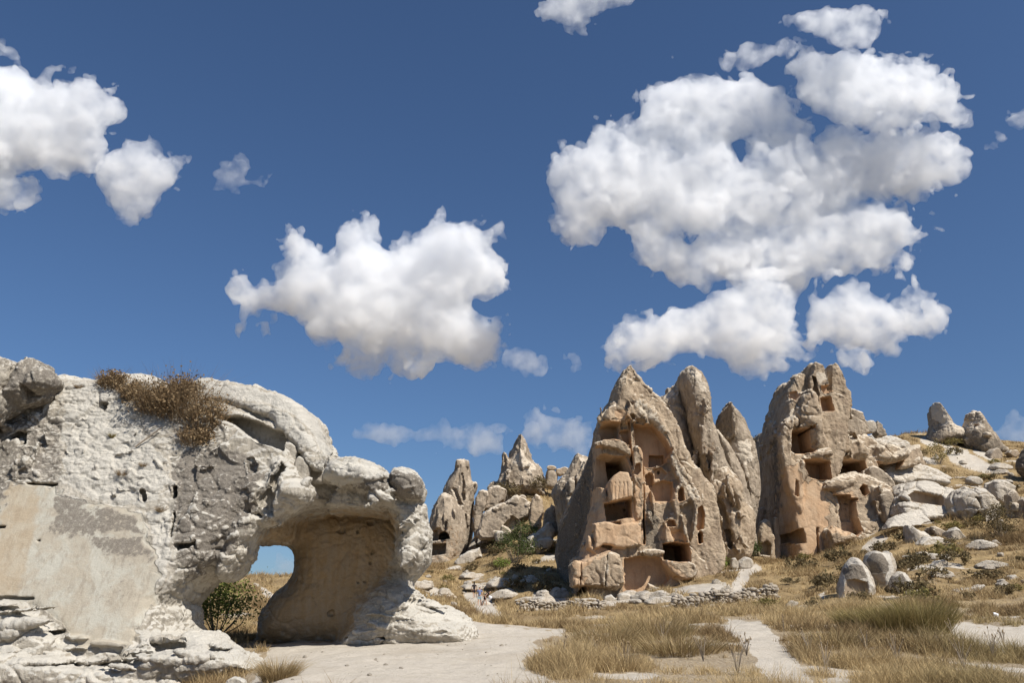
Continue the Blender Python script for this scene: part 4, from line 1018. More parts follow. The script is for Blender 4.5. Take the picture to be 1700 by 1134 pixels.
# half buried outcrops: three shapes, copied
outp = []
r9 = np.random.default_rng(77)
OUT = [(r9.uniform(1485, 1690), r9.uniform(900, 975), 40, 'R') for _ in range(9)]+[(r9.uniform(1540, 1690), r9.uniform(760, 860), 60, 'R') for _ in range(10)]+[(r9.uniform(820, 940), r9.uniform(955, 1002), 45, 'L') for _ in range(10)]+[(r9.uniform(690, 800), r9.uniform(950, 990), 50, 'L') for _ in range(7)]+[(r9.uniform(1000, 1110), r9.uniform(985, 1004), 45, 'C') for _ in range(9)]
for i, (px, py, dm, w) in enumerate(OUT):
    k = i % 4; g = ground(px, py, dm)
    if g[1] > 125: continue
    if len(outp) <= k:
        q = ['0,0 12,-16 30,-24 52,-20 74,-12 84,0 80,14 4,14', '0,0 8,-20 22,-30 34,-22 50,-26 62,-8 66,14 0,14', '0,0 20,-14 44,-18 60,-12 96,-8 104,14 0,14', '0,0 14,-10 24,-26 40,-30 48,-14 60,0 60,14 0,14'][k]
        pp = PP(q)+[1500, 930]
        b = Rock(60, 1.6).add(' '.join('%g,%g' % tuple(z) for z in pp), t=26, p=4, w=12, lean=.7, oa=1.4)
        o = b.build('outcrop', '', '', WHITE, [('v', 26, 3.4), ('f', 30, 1.5), ('c', 30, 1.4), ('f', 11, 1.), ('f', 4, .7)], lich=(.3, .8), pale=(.45, .6), seed=120+k); outp.append(o)
    else:
        o = outp[k].copy(); COL.objects.link(o)
    sc = r9.uniform(.22, .6)*(.55+g[1]/130); o.scale = (sc, sc, sc*r9.uniform(.6, 1.)); o.rotation_euler = (0, 0, r9.uniform(-.9, .9))
    o.location = (g[0], g[1], g[2]-.32*sc)
    lb = {'R': 'half buried pale outcrop among several breaking the dry right hillside', 'L': 'half buried pale outcrop among several on the slope around the walkers', 'C': 'half buried pale rock among several along the foot of the carved cone'}[w]
    tag(o, lb, 'outcrop', {'R': 'half buried outcrops on the right hillside', 'L': 'half buried outcrops on the left slope', 'C': 'half buried rocks at the foot of the carved cone'}[w])
# ------------------------------------------------------------------ plant materials
def leaf_material(name, a, b, c, trans=.25):
    t = NT(name)
    at_ = t.n('ShaderNodeAttribute', attribute_name='mask'); sp = t.n('ShaderNodeSeparateColor'); t.put(sp.inputs[0], at_.outputs['Color'])
    n = t.noise(t.n('ShaderNodeTexCoord').outputs['Object'], 3., 3)
    col = t.mix(t.math('ADD', sp.outputs[0], t.math('MULTIPLY', t.math('SUBTRACT', n, .5), .6), clamp=True), a, b)
    col = t.mix(sp.outputs[1], col, c)
    d = t.n('ShaderNodeBsdfDiffuse'); t.put(d.inputs[0], col)
    tr = t.n('ShaderNodeBsdfTranslucent'); t.put(tr.inputs[0], col)
    m = t.n('ShaderNodeMixShader'); m.inputs[0].default_value = trans
    t.t.links.new(d.outputs[0], m.inputs[1]); t.t.links.new(tr.outputs[0], m.inputs[2]); t.t.links.new(m.outputs[0], t.out.inputs[0])
    return t.m
STRAW = leaf_material('dry_grass', (.53, .40, .215), (.24, .163, .084), (.155, .145, .055))
GREEN = leaf_material('green_leaves', (.13, .175, .042), (.25, .26, .075), (.46, .38, .15))
DARKG = leaf_material('dark_leaves', (.065, .088, .034), (.13, .145, .058), (.19, .165, .085))
BROWN = leaf_material('dried_shrub', (.225, .148, .078), (.37, .28, .17), (.12, .078, .05))
OLIVE = leaf_material('olive_broom', (.19, .165, .062), (.30, .235, .10), (.40, .30, .15))
DULL = leaf_material('dull_brush', (.13, .10, .055), (.215, .165, .085), (.085, .08, .04))
WOOD = NT('dead_wood'); WOOD.bsdf(WOOD.mix(WOOD.noise(WOOD.n('ShaderNodeTexCoord').outputs['Object'], 20.), (.16, .125, .09), (.36, .30, .23)), .9); WOOD = WOOD.m

def blades(B, H, W, lean, azim, curve, m):
    """bent blades: B bases, H heights, W widths; returns vertices, quads, tris, masks"""
    n = len(B)
    dx, dy = np.cos(azim), np.sin(azim)
    fa = RNG.uniform(0, math.pi, n); sx, sy = np.cos(fa)*W/2, np.sin(fa)*W/2
    P = np.zeros((n, 5, 3)); 
    def pos(f):
        o = lean*f+curve*f*f
        return np.stack([B[:, 0]+dx*o*H, B[:, 1]+dy*o*H, B[:, 2]+H*f*(1-.25*np.abs(curve)*f)], 1)
    sv = np.stack([sx, sy, 0*sx], 1)
    p0, p1, p2 = pos(0), pos(.55), pos(1.)
    P[:, 0] = p0-sv; P[:, 1] = p0+sv; P[:, 2] = p1-sv*.75; P[:, 3] = p1+sv*.75; P[:, 4] = p2
    k = np.arange(n)[:, None]*5
    return P.reshape(-1, 3), k+np.array([[0, 1, 3, 2]]), k+np.array([[2, 3, 4]]), np.repeat(m, 5, 0)

# ------------------------------------------------------------------ grass over the whole ground
def grass():
    px, py = topix(TX, TY, TH)
    bush = fbm(TX/2.4, TY/2.4, 21+0*TX, 5, .6)
    tone = fbm(TX/9, TY/9, 33+0*TX, 3)
    near_path = spread(GW, 9)
    parts = []
    def zone(y0, y1, n, nb, hh, wk, spread, amp, thr, lean=.55, dr=0.):
        m = (TY > y0) & (TY < y1) & (px > -260) & (px < 1960)
        w = np.where(m, np.clip(1-GB*2, 0, 1)*(~GW)*np.clip(.3+amp*.8*(bush-thr), 0.04, 1.8), 0)
        w = w*np.where(TY < 40, np.clip(.35+(1180-0*px)/1180, 0, 1), 1)
        c = np.cumsum(w.ravel()); pick = np.searchsorted(c, RNG.uniform(0, c[-1], n))
        bx = TX.ravel()[pick]; by = TY.ravel()[pick]; bz = TH.ravel()[pick]
        ty = tone.ravel()[pick]; bs = bush.ravel()[pick]
        sc = np.clip(.6+1.3*bs, .3, 1.6)*RNG.uniform(.6, 1.4, n)
        fx = px.ravel()[pick]; sc = sc*(1-.6*np.clip(near_path.ravel()[pick]*2.5, 0, 1))
        sp_ = spread*np.maximum(1, by/45)
        X = np.repeat(bx, nb)+RNG.normal(0, 1, n*nb)*np.repeat(sp_, nb); Y = np.repeat(by, nb)+RNG.normal(0, 1, n*nb)*np.repeat(sp_, nb)
        Z = gz(X, Y)-.02
        H = hh*np.repeat(sc, nb)*RNG.uniform(.45, 1.15, n*nb)
        W = Y*wk*RNG.uniform(.6, 1.3, n*nb)
        az = RNG.uniform(0, 2*math.pi, n*nb)
        r = np.clip(np.repeat(.45-dr+.16*((fx > 1330) & (by > 38))+1.1*ty+RNG.normal(0, .28, n), nb)+RNG.normal(0, .22, n*nb), 0, 1)
        g = np.clip(np.repeat(-.22+.5*gn(bx/6, by/6, 50+0*bx)+.55*np.clip((fx-1380)/250, 0, .9)*(by < 30), nb)+RNG.normal(0, .1, n*nb), 0, .85)
        parts.append(blades(np.stack([X, Y, Z], 1), H, W, RNG.uniform(.03, lean, n*nb), az, RNG.uniform(0, .7, n*nb), np.stack([r, g], 1)))
    zone(11.5, 36, 15000, 15, .27, .00056, .06, 2.6, .0)
    zone(5.5, 12.5, 1500, 14, .24, .0006, .06, 2.6, .0)
    zone(12, 34, 2600, 3, .46, .0004, .05, 1.6, .0, .3, .45)
    zone(12, 34, 5000, 9, .12, .0006, .08, .6, -.3, .9, -.2)
    zone(30, 62, 9000, 12, .36, .00062, .11, 2., -.05)
    zone(55, 128, 17000, 10, .40, .00062, .13, 1.8, -.1)
    P = []; Q = []; T = []; M = []; o = 0
    for p, q, t, m in parts:
        P.append(p); Q.append(q+o); T.append(t+o); M.append(m); o += len(p)
    ob = newmesh('grass', np.concatenate(P), [np.concatenate(Q), np.concatenate(T)], STRAW, None, (0, 0, 0), np.concatenate(M))
    tag(ob, 'dry straw coloured grass growing over the ground and the slopes', 'grass', None, 'stuff')
grass()

# ------------------------------------------------------------------ shrubs
def leafy(H, W, n, leaf, clumps, flat=1., seed=0, gap=.3):
    r = np.random.default_rng(seed)
    c = r.normal(size=(clumps, 3)); c /= np.linalg.norm(c, axis=1)[:, None]; c *= r.uniform(.3, 1, (clumps, 1))**.6
    c[:, 2] = np.abs(c[:, 2])*r.choice([1, 1, 1, -.4], clumps)
    c = c*[W*.5, W*.5*flat, H*.5]+[0, 0, H*.48]
    k = r.integers(0, clumps, n)
    s = gap*(.5+r.random(clumps))*min(W, H)*.5
    p = c[k]+r.normal(size=(n, 3))*s[k][:, None]*[1, 1, .8]
    p[:, 2] = np.abs(p[:, 2])
    a = r.normal(size=(n, 3)); a /= np.linalg.norm(a, axis=1)[:, None]
    b = np.cross(a, r.normal(size=(n, 3))); b /= np.linalg.norm(b, axis=1)[:, None]
    L = leaf*r.uniform(.6, 1.4, (n, 1))
    P = np.stack([p-a*L, p+b*L*.5, p+a*L, p-b*L*.5], 1).reshape(-1, 3)
    Q = np.arange(n*4).reshape(-1, 4)
    tone = np.clip(r.random(clumps)[k]*.7+r.normal(0, .2, n), 0, 1); hi = np.clip((p[:, 2]/H-.55)*.8+r.normal(0, .15, n), 0, .7)*(r.random(clumps)[k] > .45)
    return P, Q, np.repeat(np.stack([tone, hi], 1), 4, 0), c

def tube(a, b, r0, r1, n=5):
    a, b = np.array(a, float), np.array(b, float); d = b-a; d /= np.linalg.norm(d)
    u = np.cross(d, [.3, .7, .2]); u /= np.linalg.norm(u); v = np.cross(d, u)
    t = np.arange(n)/n*2*math.pi; ring = np.cos(t)[:, None]*u+np.sin(t)[:, None]*v
    P = np.concatenate([a+ring*r0, b+ring*r1]); i = np.arange(n); j = (i+1) % n
    return P, np.stack([i, j, j+n, i+n], 1)

def merge(parts):
    P = []; Q = []; o = 0
    for p, q in parts: P.append(p); Q.append(q+o); o += len(p)
    return np.concatenate(P), np.concatenate(Q)

def twig_stems(c, r, seed):
    rr = np.random.default_rng(seed); parts = []
    for q in c[:14]:
        m = q*.5+rr.normal(size=3)*.06*np.linalg.norm(q); m[2] = abs(m[2])
        parts += [tube((0, 0, -.05), m, r, r*.7), tube(m, q*1.05, r*.7, r*.3)]
    return merge(parts)

def leafy_shrub(label, pos, H, W, mat, n=1600, leaf=.05, clumps=24, name='shrub', cat='shrub', group=None, seed=0, flat=1., gap=.3):
    t = thing(name, label, cat, pos, group)
    P, Q, M, c = leafy(H, W, n, leaf, clumps, flat, seed, gap)
    newmesh('foliage', P, Q, mat, t, (0, 0, 0), M, smooth=False)
    P, Q = twig_stems(c, max(.012, W*.012), seed)
    newmesh('stem', P, Q, WOOD, t)
    return t

def tuft(label, pos, H, W, mat, n=900, wid=.008, lean=(.1, .9), curve=(0, .7), name='dry_shrub', cat='shrub', group=None, seed=0, base=.25, green=0., slope=0.):
    r = np.random.default_rng(seed)
    a = r.uniform(0, 2*math.pi, n); rad = np.sqrt(r.random(n))*W*.5*base
    B = np.stack([np.cos(a)*rad, np.sin(a)*rad, np.full(n, -.06)+slope*np.sin(a)*rad], 1)
    h = H*r.uniform(.4, 1.05, n)*(1-.25*rad/(W*.5*base+1e-6))
    ln = r.uniform(*lean, n)*W/H*.7
    m = np.stack([r.random(n), np.clip(green+r.normal(0, .25, n), 0, 1)], 1)
    P, Q, T, M = blades(B, h, wid*r.uniform(.6, 1.4, n), ln, a+r.normal(0, .5, n), r.uniform(*curve, n), m)
    o = newmesh(name, P, [Q, T], mat, None, (0, 0, 0), M); o.location = pos
    return tag(o, label, cat, group)

# green bush under the arch
g = ground(396, 1052, 22.)
leafy_shrub('green and yellow leafy bush growing under the arch', (g[0], 25.2, gz(g[0], 25.2)-.05), 1.75, 1.8, GREEN, 4200, .04, 38, seed=3)
tuft('small dry weeds at the foot of the green bush under the arch', tuple(np.array([at(408, 1066, 23.5)[0], 23.5, gz(at(408, 1066, 23.5)[0], 23.5)])), .4, .9, STRAW, 500, .008, seed=5, name='weed_clump', cat='weeds')
# straw tuft at the tip of the lower ledge
x = at(462, 1120, 14.6)[0]
tuft('bushy straw coloured grass tuft at the tip of the lowest rock ledge', (x, 14.6, gz(x, 14.6)), .52, .75, STRAW, 1500, .007, name='grass_tuft', cat='grass tuft', seed=6, base=.6)
# dried growth on top of the arch rock
top = [
 (292, 700, .75, .95, 'big rust brown dried shrub in the hollow on top of the arch rock', 'dry_shrub', 10),
 (335, 716, .62, .7, 'reddish dried shrub right of the big rust brown one, against the crown block', 'dry_shrub', 11),
 (250, 690, .6, .7, 'sparse tan dried shrub left of the big rust brown one', 'dry_shrub', 12),
 (318, 740, .35, .6, 'dark low dried shrub below the reddish one on the arch rock', 'dry_shrub', 13),
 (300, 668, .42, .55, 'tan feathery dried shrub on the skyline between the two pale domes', 'dry_shrub', 14),
 (216, 664, .35, .45, 'dark red dried shrub spilling down left of the first pale dome', 'dry_shrub', 15),
 (180, 645, .32, .55, 'dark red brown dried shrub on the skyline left of the first pale dome', 'dry_shrub', 16),
 (204, 785, .26, .4, 'small upright dry tuft alone on the pale slope of the arch rock', 'dry_tuft', 17),
 (268, 845, .2, .3, 'tiny straw tuft in a crack right of the smooth panel', 'dry_tuft', 18),
 (186, 722, .18, .16, 'tiny yellow weed on the pale slope above the small dry tuft', 'dry_tuft', 19),
 (240, 770, .16, .3, 'dark tiny weed right of the small dry tuft on the pale slope', 'dry_tuft', 20),
 (132, 640, .14, .3, 'wispy weed on the skyline right of the craggy boulder', 'dry_tuft', 21),
]
for px, py, H, W, lb, nm, sd in top:
    if nm == 'dry_shrub': H *= 1.5; W *= 1.35
    p = arch.front_at(px, py)
    if nm == 'dry_shrub':
        t = thing(nm, lb, 'shrub', (p[0], p[1]+.08, p[2]-.05), 'dried shrubs on top of the arch rock')
        P, Q, M, c = leafy(H, W, int(1700*W), .036, 26, .8, sd, .32)
        newmesh('foliage', P, Q, BROWN, t, (0, 0, 0), M, smooth=False)
        P, Q = twig_stems(c, .006, sd); newmesh('stem', P, Q, WOOD, t)
        nn = int(420*W); aa = RNG.uniform(0, 6.28, nn); rr = np.sqrt(RNG.random(nn))*W*.38
        P, Q, T, M = blades(np.stack([np.cos(aa)*rr, np.sin(aa)*rr*.7, np.full(nn, 0.)+RNG.uniform(0, H*.4, nn)], 1), H*RNG.uniform(.4, 1.1, nn), np.full(nn, .009), RNG.uniform(.1, .9, nn), aa, RNG.uniform(-.2, .6, nn), np.stack([RNG.random(nn), RNG.random(nn)*.6], 1))
        newmesh('twigs', P, [Q, T], BROWN, t, (0, 0, 0), M)
    else: tuft(lb, (p[0], p[1], p[2]-.02), H, W, BROWN if sd != 19 else OLIVE, 260, .006, name=nm, cat='dry weed', seed=sd, base=.5)
a = arch.front_at(226, 744); b = arch.front_at(271, 715)
P1, Q1 = tube(a+[0, -.05, .02], b+[0, -.12, .05], .022, .014, 7)
tag(newmesh('branch', P1, Q1, WOOD), 'thin dead pole lying aslant on the slope of the arch rock', 'branch')

# withered weeds lying on the white ground
for i, (px, py, L) in enumerate([(742, 1078, 1.3), (772, 1066, 1.6), (806, 1058, 1.1), (690, 1130, .6), (840, 1052, 1.2)]):
    g = ground(px, py)
    tuft('withered flattened weed among a few lying on the white ground', tuple(g), .10, L, BROWN if i % 2 else STRAW, 320, .006, (.3, 1.), (.2, .8), 'withered_weed', 'weed', 'withered weeds on the white ground', 400+i, .8)
# tall dead weeds with seed heads in the foreground grass
def seed_weed(pos, h, seed):
    r = np.random.default_rng(seed); parts = []; heads = []
    for k in range(int(r.integers(5, 9))):
        a = r.uniform(0, 6.28); l = r.uniform(.1, .4)*h; hh = h*r.uniform(.6, 1.05)
        m = (math.cos(a)*l*.4, math.sin(a)*l*.4, hh*.55); e = (math.cos(a)*l, math.sin(a)*l, hh)
        parts += [tube((0, 0, -.03), m, .006, .005, 4), tube(m, e, .005, .003, 4)]
        heads.append((stone_mesh(int(seed*10+k), IV1, .7)*[.012, .012, .03]+np.array(e)-[0, 0, .015], IF1))
    P, Q = merge(parts); o = newmesh('dead_weed', P, Q, WOOD); o.location = pos
    for P, Q in heads:
        m = np.zeros((len(P), 4)); m[:, 0] = .7; newmesh('seed_head', P, Q, BROWN, o, (0, 0, 0), m)
    return tag(o, 'thin dead weed with dark seed heads standing in the foreground grass', 'weed', 'dead weeds in the foreground grass')
SEEDW = [(990, 1088), (1040, 1112), (1102, 1075), (1168, 1100), (1225, 1122), (1240, 1090), (1345, 1092), (1372, 1118), (1440, 1085), (1490, 1108), (1560, 1085), (1600, 1112), (1650, 1098), (1668, 1076), (935, 1105), (1015, 1050), (1302, 1056), (1585, 1066)]
# bushes on the far slopes
def farbush(px, py, dmin, hp, wp, mat, label, leafpx=1.5, n=900, clumps=22, seed=0, name='bush', group=None, d=None):
    g = ground(px, py, dmin) if d is None else np.array([at(px, py, d)[0], d, at(px, py, d)[1]])
    u = g[1]/FPX
    return leafy_shrub(label, (g[0], g[1], g[2]-.1*u*hp), hp*u, wp*u, mat, n, leafpx*u, clumps, name, 'bush', group, seed, gap=.3)
farbush(857, 935, 60, 68, 52, DARKG, 'large dark green bush on the slope in the middle of the far left group', n=2600, clumps=30, seed=40)
farbush(878, 900, 60, 34, 30, DARKG, 'dark green bush behind and right of the large dark one', n=1000, seed=41, d=97)
farbush(842, 830, 60, 34, 46, DULL, 'grey brown thorny bush under the sharp pinnacle', n=1300, seed=42, d=112)
farbush(895, 815, 60, 24, 26, DULL, 'small tawny bush right of the thorny one under the pinnacle', n=600, seed=43, d=114)
farbush(832, 946, 60, 20, 26, GREEN, 'small bright green bush low on the slope below the large dark one', n=600, seed=44)
farbush(1192, 950, 50, 26, 38, GREEN, 'bright green bush at the foot of the lobed outcrop', n=1200, seed=45)
farbush(1247, 928, 50, 34, 34, DARKG, 'green bush in the gap left of the carved tower, behind a white rock', n=1100, seed=46)
farbush(1664, 894, 50, 62, 46, DULL, 'tall dark brush between the streaked boulder and the right edge', n=2200, clumps=30, seed=47)
farbush(1558, 772, 80, 42, 34, OLIVE, 'sparse green shrub standing on the right slope below the leaning horn', n=500, seed=48)
farbush(1582, 742, 80, 16, 26, OLIVE, 'round yellow green bush under the leaning horn', n=500, seed=49)
farbush(1602, 740, 80, 26, 24, DULL, 'dark bare bush left of the dark capped cone', n=600, seed=50)
farbush(1616, 742, 80, 22, 22, DARKG, 'dark bush in front of the dark capped cone', n=600, seed=51)
farbush(1266, 752, 60, 30, 36, DULL, 'brown brush on top of the shaded cliff in the gap', n=1200, seed=52, d=94.5)
farbush(1258, 790, 60, 40, 30, DULL, 'dark brush hanging on the face of the shaded cliff in the gap', n=1000, seed=53, d=90)
farbush(1566, 826, 50, 16, 26, OLIVE, 'tawny bush above the big streaked boulder', n=400, seed=54)
# broom-like clump in the right foreground
for i, (px, py, H, W, lb) in enumerate([(1530, 1052, 1.25, 1.7, 'big olive broom bush leaning right in the foreground grass'), (1478, 1050, .95, 1.5, 'olive broom bush left of the big leaning one'), (1428, 1046, .8, 1.2, 'low straw and olive broom bush at the left end of the clump')]):
    g = ground(px, py)
    tuft(lb, tuple(g), H, W, OLIVE, 2400, .012, (.05, .8), (.0, .5), 'broom_bush', 'bush', 'broom bushes in the right foreground', 70+i, .75, .15)
for i, (px, py, H, W, lb) in enumerate([(1085, 1060, .9, 2.2, 'tall straw grass clump in the middle of the foreground'), (1010, 1070, .7, 1.8, 'straw grass clump at the left edge of the middle grass patch'), (1130, 1085, .6, 1.7, 'straw grass clump left of the narrow white path'), (1385, 1075, .6, 1.6, 'brown grass clump right of the narrow white path')]):
    g = ground(px, py)
    tuft(lb, tuple(g), H, W, STRAW, 1500, .011, (.05, .6), (.0, .5), 'grass_clump', 'grass clump', 'tall grass clumps in the foreground', 80+i, .9, .1)
# small dark bushes dotted over the slopes: four shapes, copied
protos = []
r_ = np.random.default_rng(5)
spots = []
while len(spots) < 130:
    left = r_.random() < .35
    px = r_.uniform(700, 935) if left else r_.uniform(1270, 1700)
    py = r_.uniform(895, 1000) if left else r_.uniform(735, 1010)
    g = ground(px, py, 36)
    if left and 755 < px < 850 and 960 < py: continue
    if 36 < g[1] < 125: spots.append((g, left))
for i, (g, left) in enumerate(spots):
    k = i % 5
    gp = 'low bushes dotted over the left slope' if left else 'low bushes dotted over the right slope'
    lb = 'low dry bush among many dotted over the grassy slope left of the carved cone' if left else 'low dry bush among many dotted over the grassy hillside on the right'
    if len(protos) <= k:
        P, Q, M, c = leafy(.5, 1.2, 420, .06, 14, 1., 200+k, .34)
        o = newmesh('low_bush', P, Q, DULL if k != 2 else OLIVE, None, (0, 0, 0), M, smooth=False); protos.append(o)
    else:
        o = protos[k].copy(); COL.objects.link(o)
    o.location = (g[0], g[1], g[2]-.06); sc = r_.uniform(.6, 1.9); o.scale = (sc, sc, sc*r_.uniform(.7, 1.2)); o.rotation_euler = (0, 0, r_.uniform(0, 6))
    tag(o, lb, 'bush', gp)

# ------------------------------------------------------------------ loose stones, drystone walls, litter
_t = (1+5**.5)/2
_iv = np.array([(-1, _t, 0), (1, _t, 0), (-1, -_t, 0), (1, -_t, 0), (0, -1, _t), (0, 1, _t), (0, -1, -_t), (0, 1, -_t), (_t, 0, -1), (_t, 0, 1), (-_t, 0, -1), (-_t, 0, 1)])/math.sqrt(1+_t*_t)
_if = np.array([(0, 11, 5), (0, 5, 1), (0, 1, 7), (0, 7, 10), (0, 10, 11), (1, 5, 9), (5, 11, 4), (11, 10, 2), (10, 7, 6), (7, 1, 8), (3, 9, 4), (3, 4, 2), (3, 2, 6), (3, 6, 8), (3, 8, 9), (4, 9, 5), (2, 4, 11), (6, 2, 10), (8, 6, 7), (9, 8, 1)])
def ico(n):
    v = [tuple(x) for x in _iv]; f = [tuple(x) for x in _if]
    for _ in range(n):
        mid = {}; g = []
        def m(a, b):
            k = (min(a, b), max(a, b))
            if k not in mid:
                q = np.array(v[a])+np.array(v[b]); v.append(tuple(q/np.linalg.norm(q))); mid[k] = len(v)-1
            return mid[k]
        for a, b, c in f:
            ab, bc, ca = m(a, b), m(b, c), m(c, a)
            g += [(a, ab, ca), (b, bc, ab), (c, ca, bc), (ab, bc, ca)]
        f = g
    return np.array(v), np.array(f)
IV2, IF2 = ico(2); IV1, IF1 = ico(1)
def stone_mesh(seed, V=IV2, rough=.3):
    r = np.random.default_rng(seed); o = r.uniform(0, 50, 3)
    d = 1+rough*gn(V[:, 0]*1.1+o[0], V[:, 1]*1.1+o[1], V[:, 2]*1.1+o[2])+rough*.5*gn(V[:, 0]*2.6+o[0], V[:, 1]*2.6, V[:, 2]*2.6)
    P = V*d[:, None]
    for _ in range(5):                       # flat broken faces
        n = r.normal(size=3); n /= np.linalg.norm(n); h = r.uniform(.55, .85)
        q = P@n; P = P-np.clip(q-h, 0, None)[:, None]*n*.9
    return P
sp_ = []
for k in range(6):
    P = stone_mesh(300+k)*[1, .8, .6]
    sp_.append((P, IF2))
stones = []
for i in range(190):
    z = r_.random() if i < 150 else .9
    if z < .2: continue
    if z < .45: px, py, dm = r_.uniform(1270, 1700), r_.uniform(760, 1010), 36
    elif z < .65: px, py, dm = r_.uniform(700, 935), r_.uniform(930, 1010), 40
    elif z < .85: px, py, dm = r_.uniform(880, 1290), r_.uniform(965, 1012), 40
    else: px, py, dm = r_.uniform(480, 930) if i % 3 else r_.uniform(1200, 1680), r_.uniform(1050, 1132), 5
    g = ground(px, py, dm)
    if g[1] > 125: continue
    near_ = dm == 5
    s = .012+.05*r_.random()**2.5 if near_ else r_.uniform(.1, .42)*(.5+g[1]/120)
    k = i % 6
    me = None
    if len(stones) > k and stones[k] is not None: o = stones[k].copy(); COL.objects.link(o)
    else:
        m = np.zeros((len(sp_[k][0]), 4)); m[:, 2] = .4
        o = newmesh('stone', sp_[k][0], sp_[k][1], WHITE, None, (0, 0, 0), m, smooth=False); stones.append(o)
    o.location = (g[0], g[1], g[2]+s*.15); o.scale = (s, s, s); o.rotation_euler = (r_.uniform(-.3, .3), r_.uniform(-.3, .3), r_.uniform(0, 6))
    if near_: tag(o, 'pebble lying loose on the white ground and grass of the foreground', 'stone', 'loose pebbles in the foreground')
    elif z < .45: tag(o, 'loose pale stone among many scattered on the right hillside', 'stone', 'loose stones on the right hillside')
    elif z < .65: tag(o, 'loose pale stone among many scattered on the slope near the walkers', 'stone', 'loose stones on the left slope')
    else: tag(o, 'loose pale stone among many scattered below the carved cone', 'stone', 'loose stones below the carved cone')

for i, (px, py) in enumerate(SEEDW): seed_weed(tuple(ground(px, py)), .42+.25*((i*7) % 5)/5, 500+i)

def drywall(p0, p1, d0, d1, hpx, label, seed):
    r = np.random.default_rng(seed); parts = []
    xa, _ = at(*p0, d0); xb, _ = at(*p1, d1)
    A = np.array([xa, d0]); B = np.array([xb, d1]); L = np.linalg.norm(B-A); dr = (B-A)/L
    H = hpx*(d0+d1)/2/FPX; z = -.15; row = 0
    while z < H:
        h = r.uniform(.10, .2); s = -r.uniform(0, .3)
        while s < L:
            l = r.uniform(.10, .40); e = .75*H*abs(gn(s/1.5, seed, 0))+.2*H*abs(gn(s/.4, seed, 3))
            if z < H-e and r.random() > .04:
                c = A+dr*(s+l/2); P = stone_mesh(int(r.integers(1e6)), IV1, .35)*[l*.62*r.uniform(.8, 1.2), .26, h*.74*r.uniform(.8, 1.3)]
                ca, sa = dr; P = np.stack([P[:, 0]*ca-P[:, 1]*sa, P[:, 0]*sa+P[:, 1]*ca, P[:, 2]], 1)
                parts.append((P+[c[0], c[1]+r.normal(0, .07)+z*.12, gz(c[0], c[1])+z+h/2], IF1))
            s += l*.96
        z += h*.92; row += 1
    P, Q = merge(parts); lo = np.array([A[0]/2+B[0]/2, A[1]/2+B[1]/2, P[:, 2].min()])
    m = np.zeros((len(P), 4)); m[:, 2] = .2; m[:, 1] = .12
    tag(newmesh('stone_wall', P, Q, WHITE, None, lo, m, smooth=False), label, 'stone wall')
drywall((1118, 1010), (1292, 1008), 47, 48.5, 20, 'long low drystone wall below the path to the carved tower', 1)
drywall((864, 1033), (1004, 1020), 49, 50, 15, 'low crumbling drystone wall left of the small arched door', 2)

BAG = NT('white_plastic'); BAG.bsdf((.78, .79, .80), .4, None, .5); BAG = BAG.m
g = ground(1654, 1024)
P = stone_mesh(77, IV2, .8)*[.10, .07, .07]
tag(newmesh('plastic_bag', P+np.array([0, 0, .05]), IF2, BAG, None, (0, 0, 0)), 'crumpled white litter on the grass above the right white path', 'litter').location = g
# ------------------------------------------------------------------ people
def cloth(name, col):
    t = NT(name); n = t.noise(t.n('ShaderNodeTexCoord').outputs['Object'], 14., 3)
    t.bsdf(t.mix(n, tuple(c*.85 for c in col), tuple(c*1.15 for c in col)), .85); return t.m
SKIN = cloth('skin', (.42, .25, .17))
def skinned(name, verts, edges, rad, mat, parent=None, sub=2):
    me = bpy.data.meshes.new(name); me.from_pydata(verts, edges, []); me.update()
    o = bpy.data.objects.new(name, me); COL.objects.link(o); me.materials.append(mat)
    if parent: o.parent = parent
    m = o.modifiers.new('skin', 'SKIN')
    if not me.skin_vertices: me.skin_vertices.new()
    for i, r in enumerate(rad):
        me.skin_vertices[0].data[i].radius = (r, r) if not isinstance(r, tuple) else r
    me.skin_vertices[0].data[0].use_root = True
    m.use_smooth_shade = True
    s = o.modifiers.new('sub', 'SUBSURF'); s.levels = sub; s.render_levels = sub
    return o
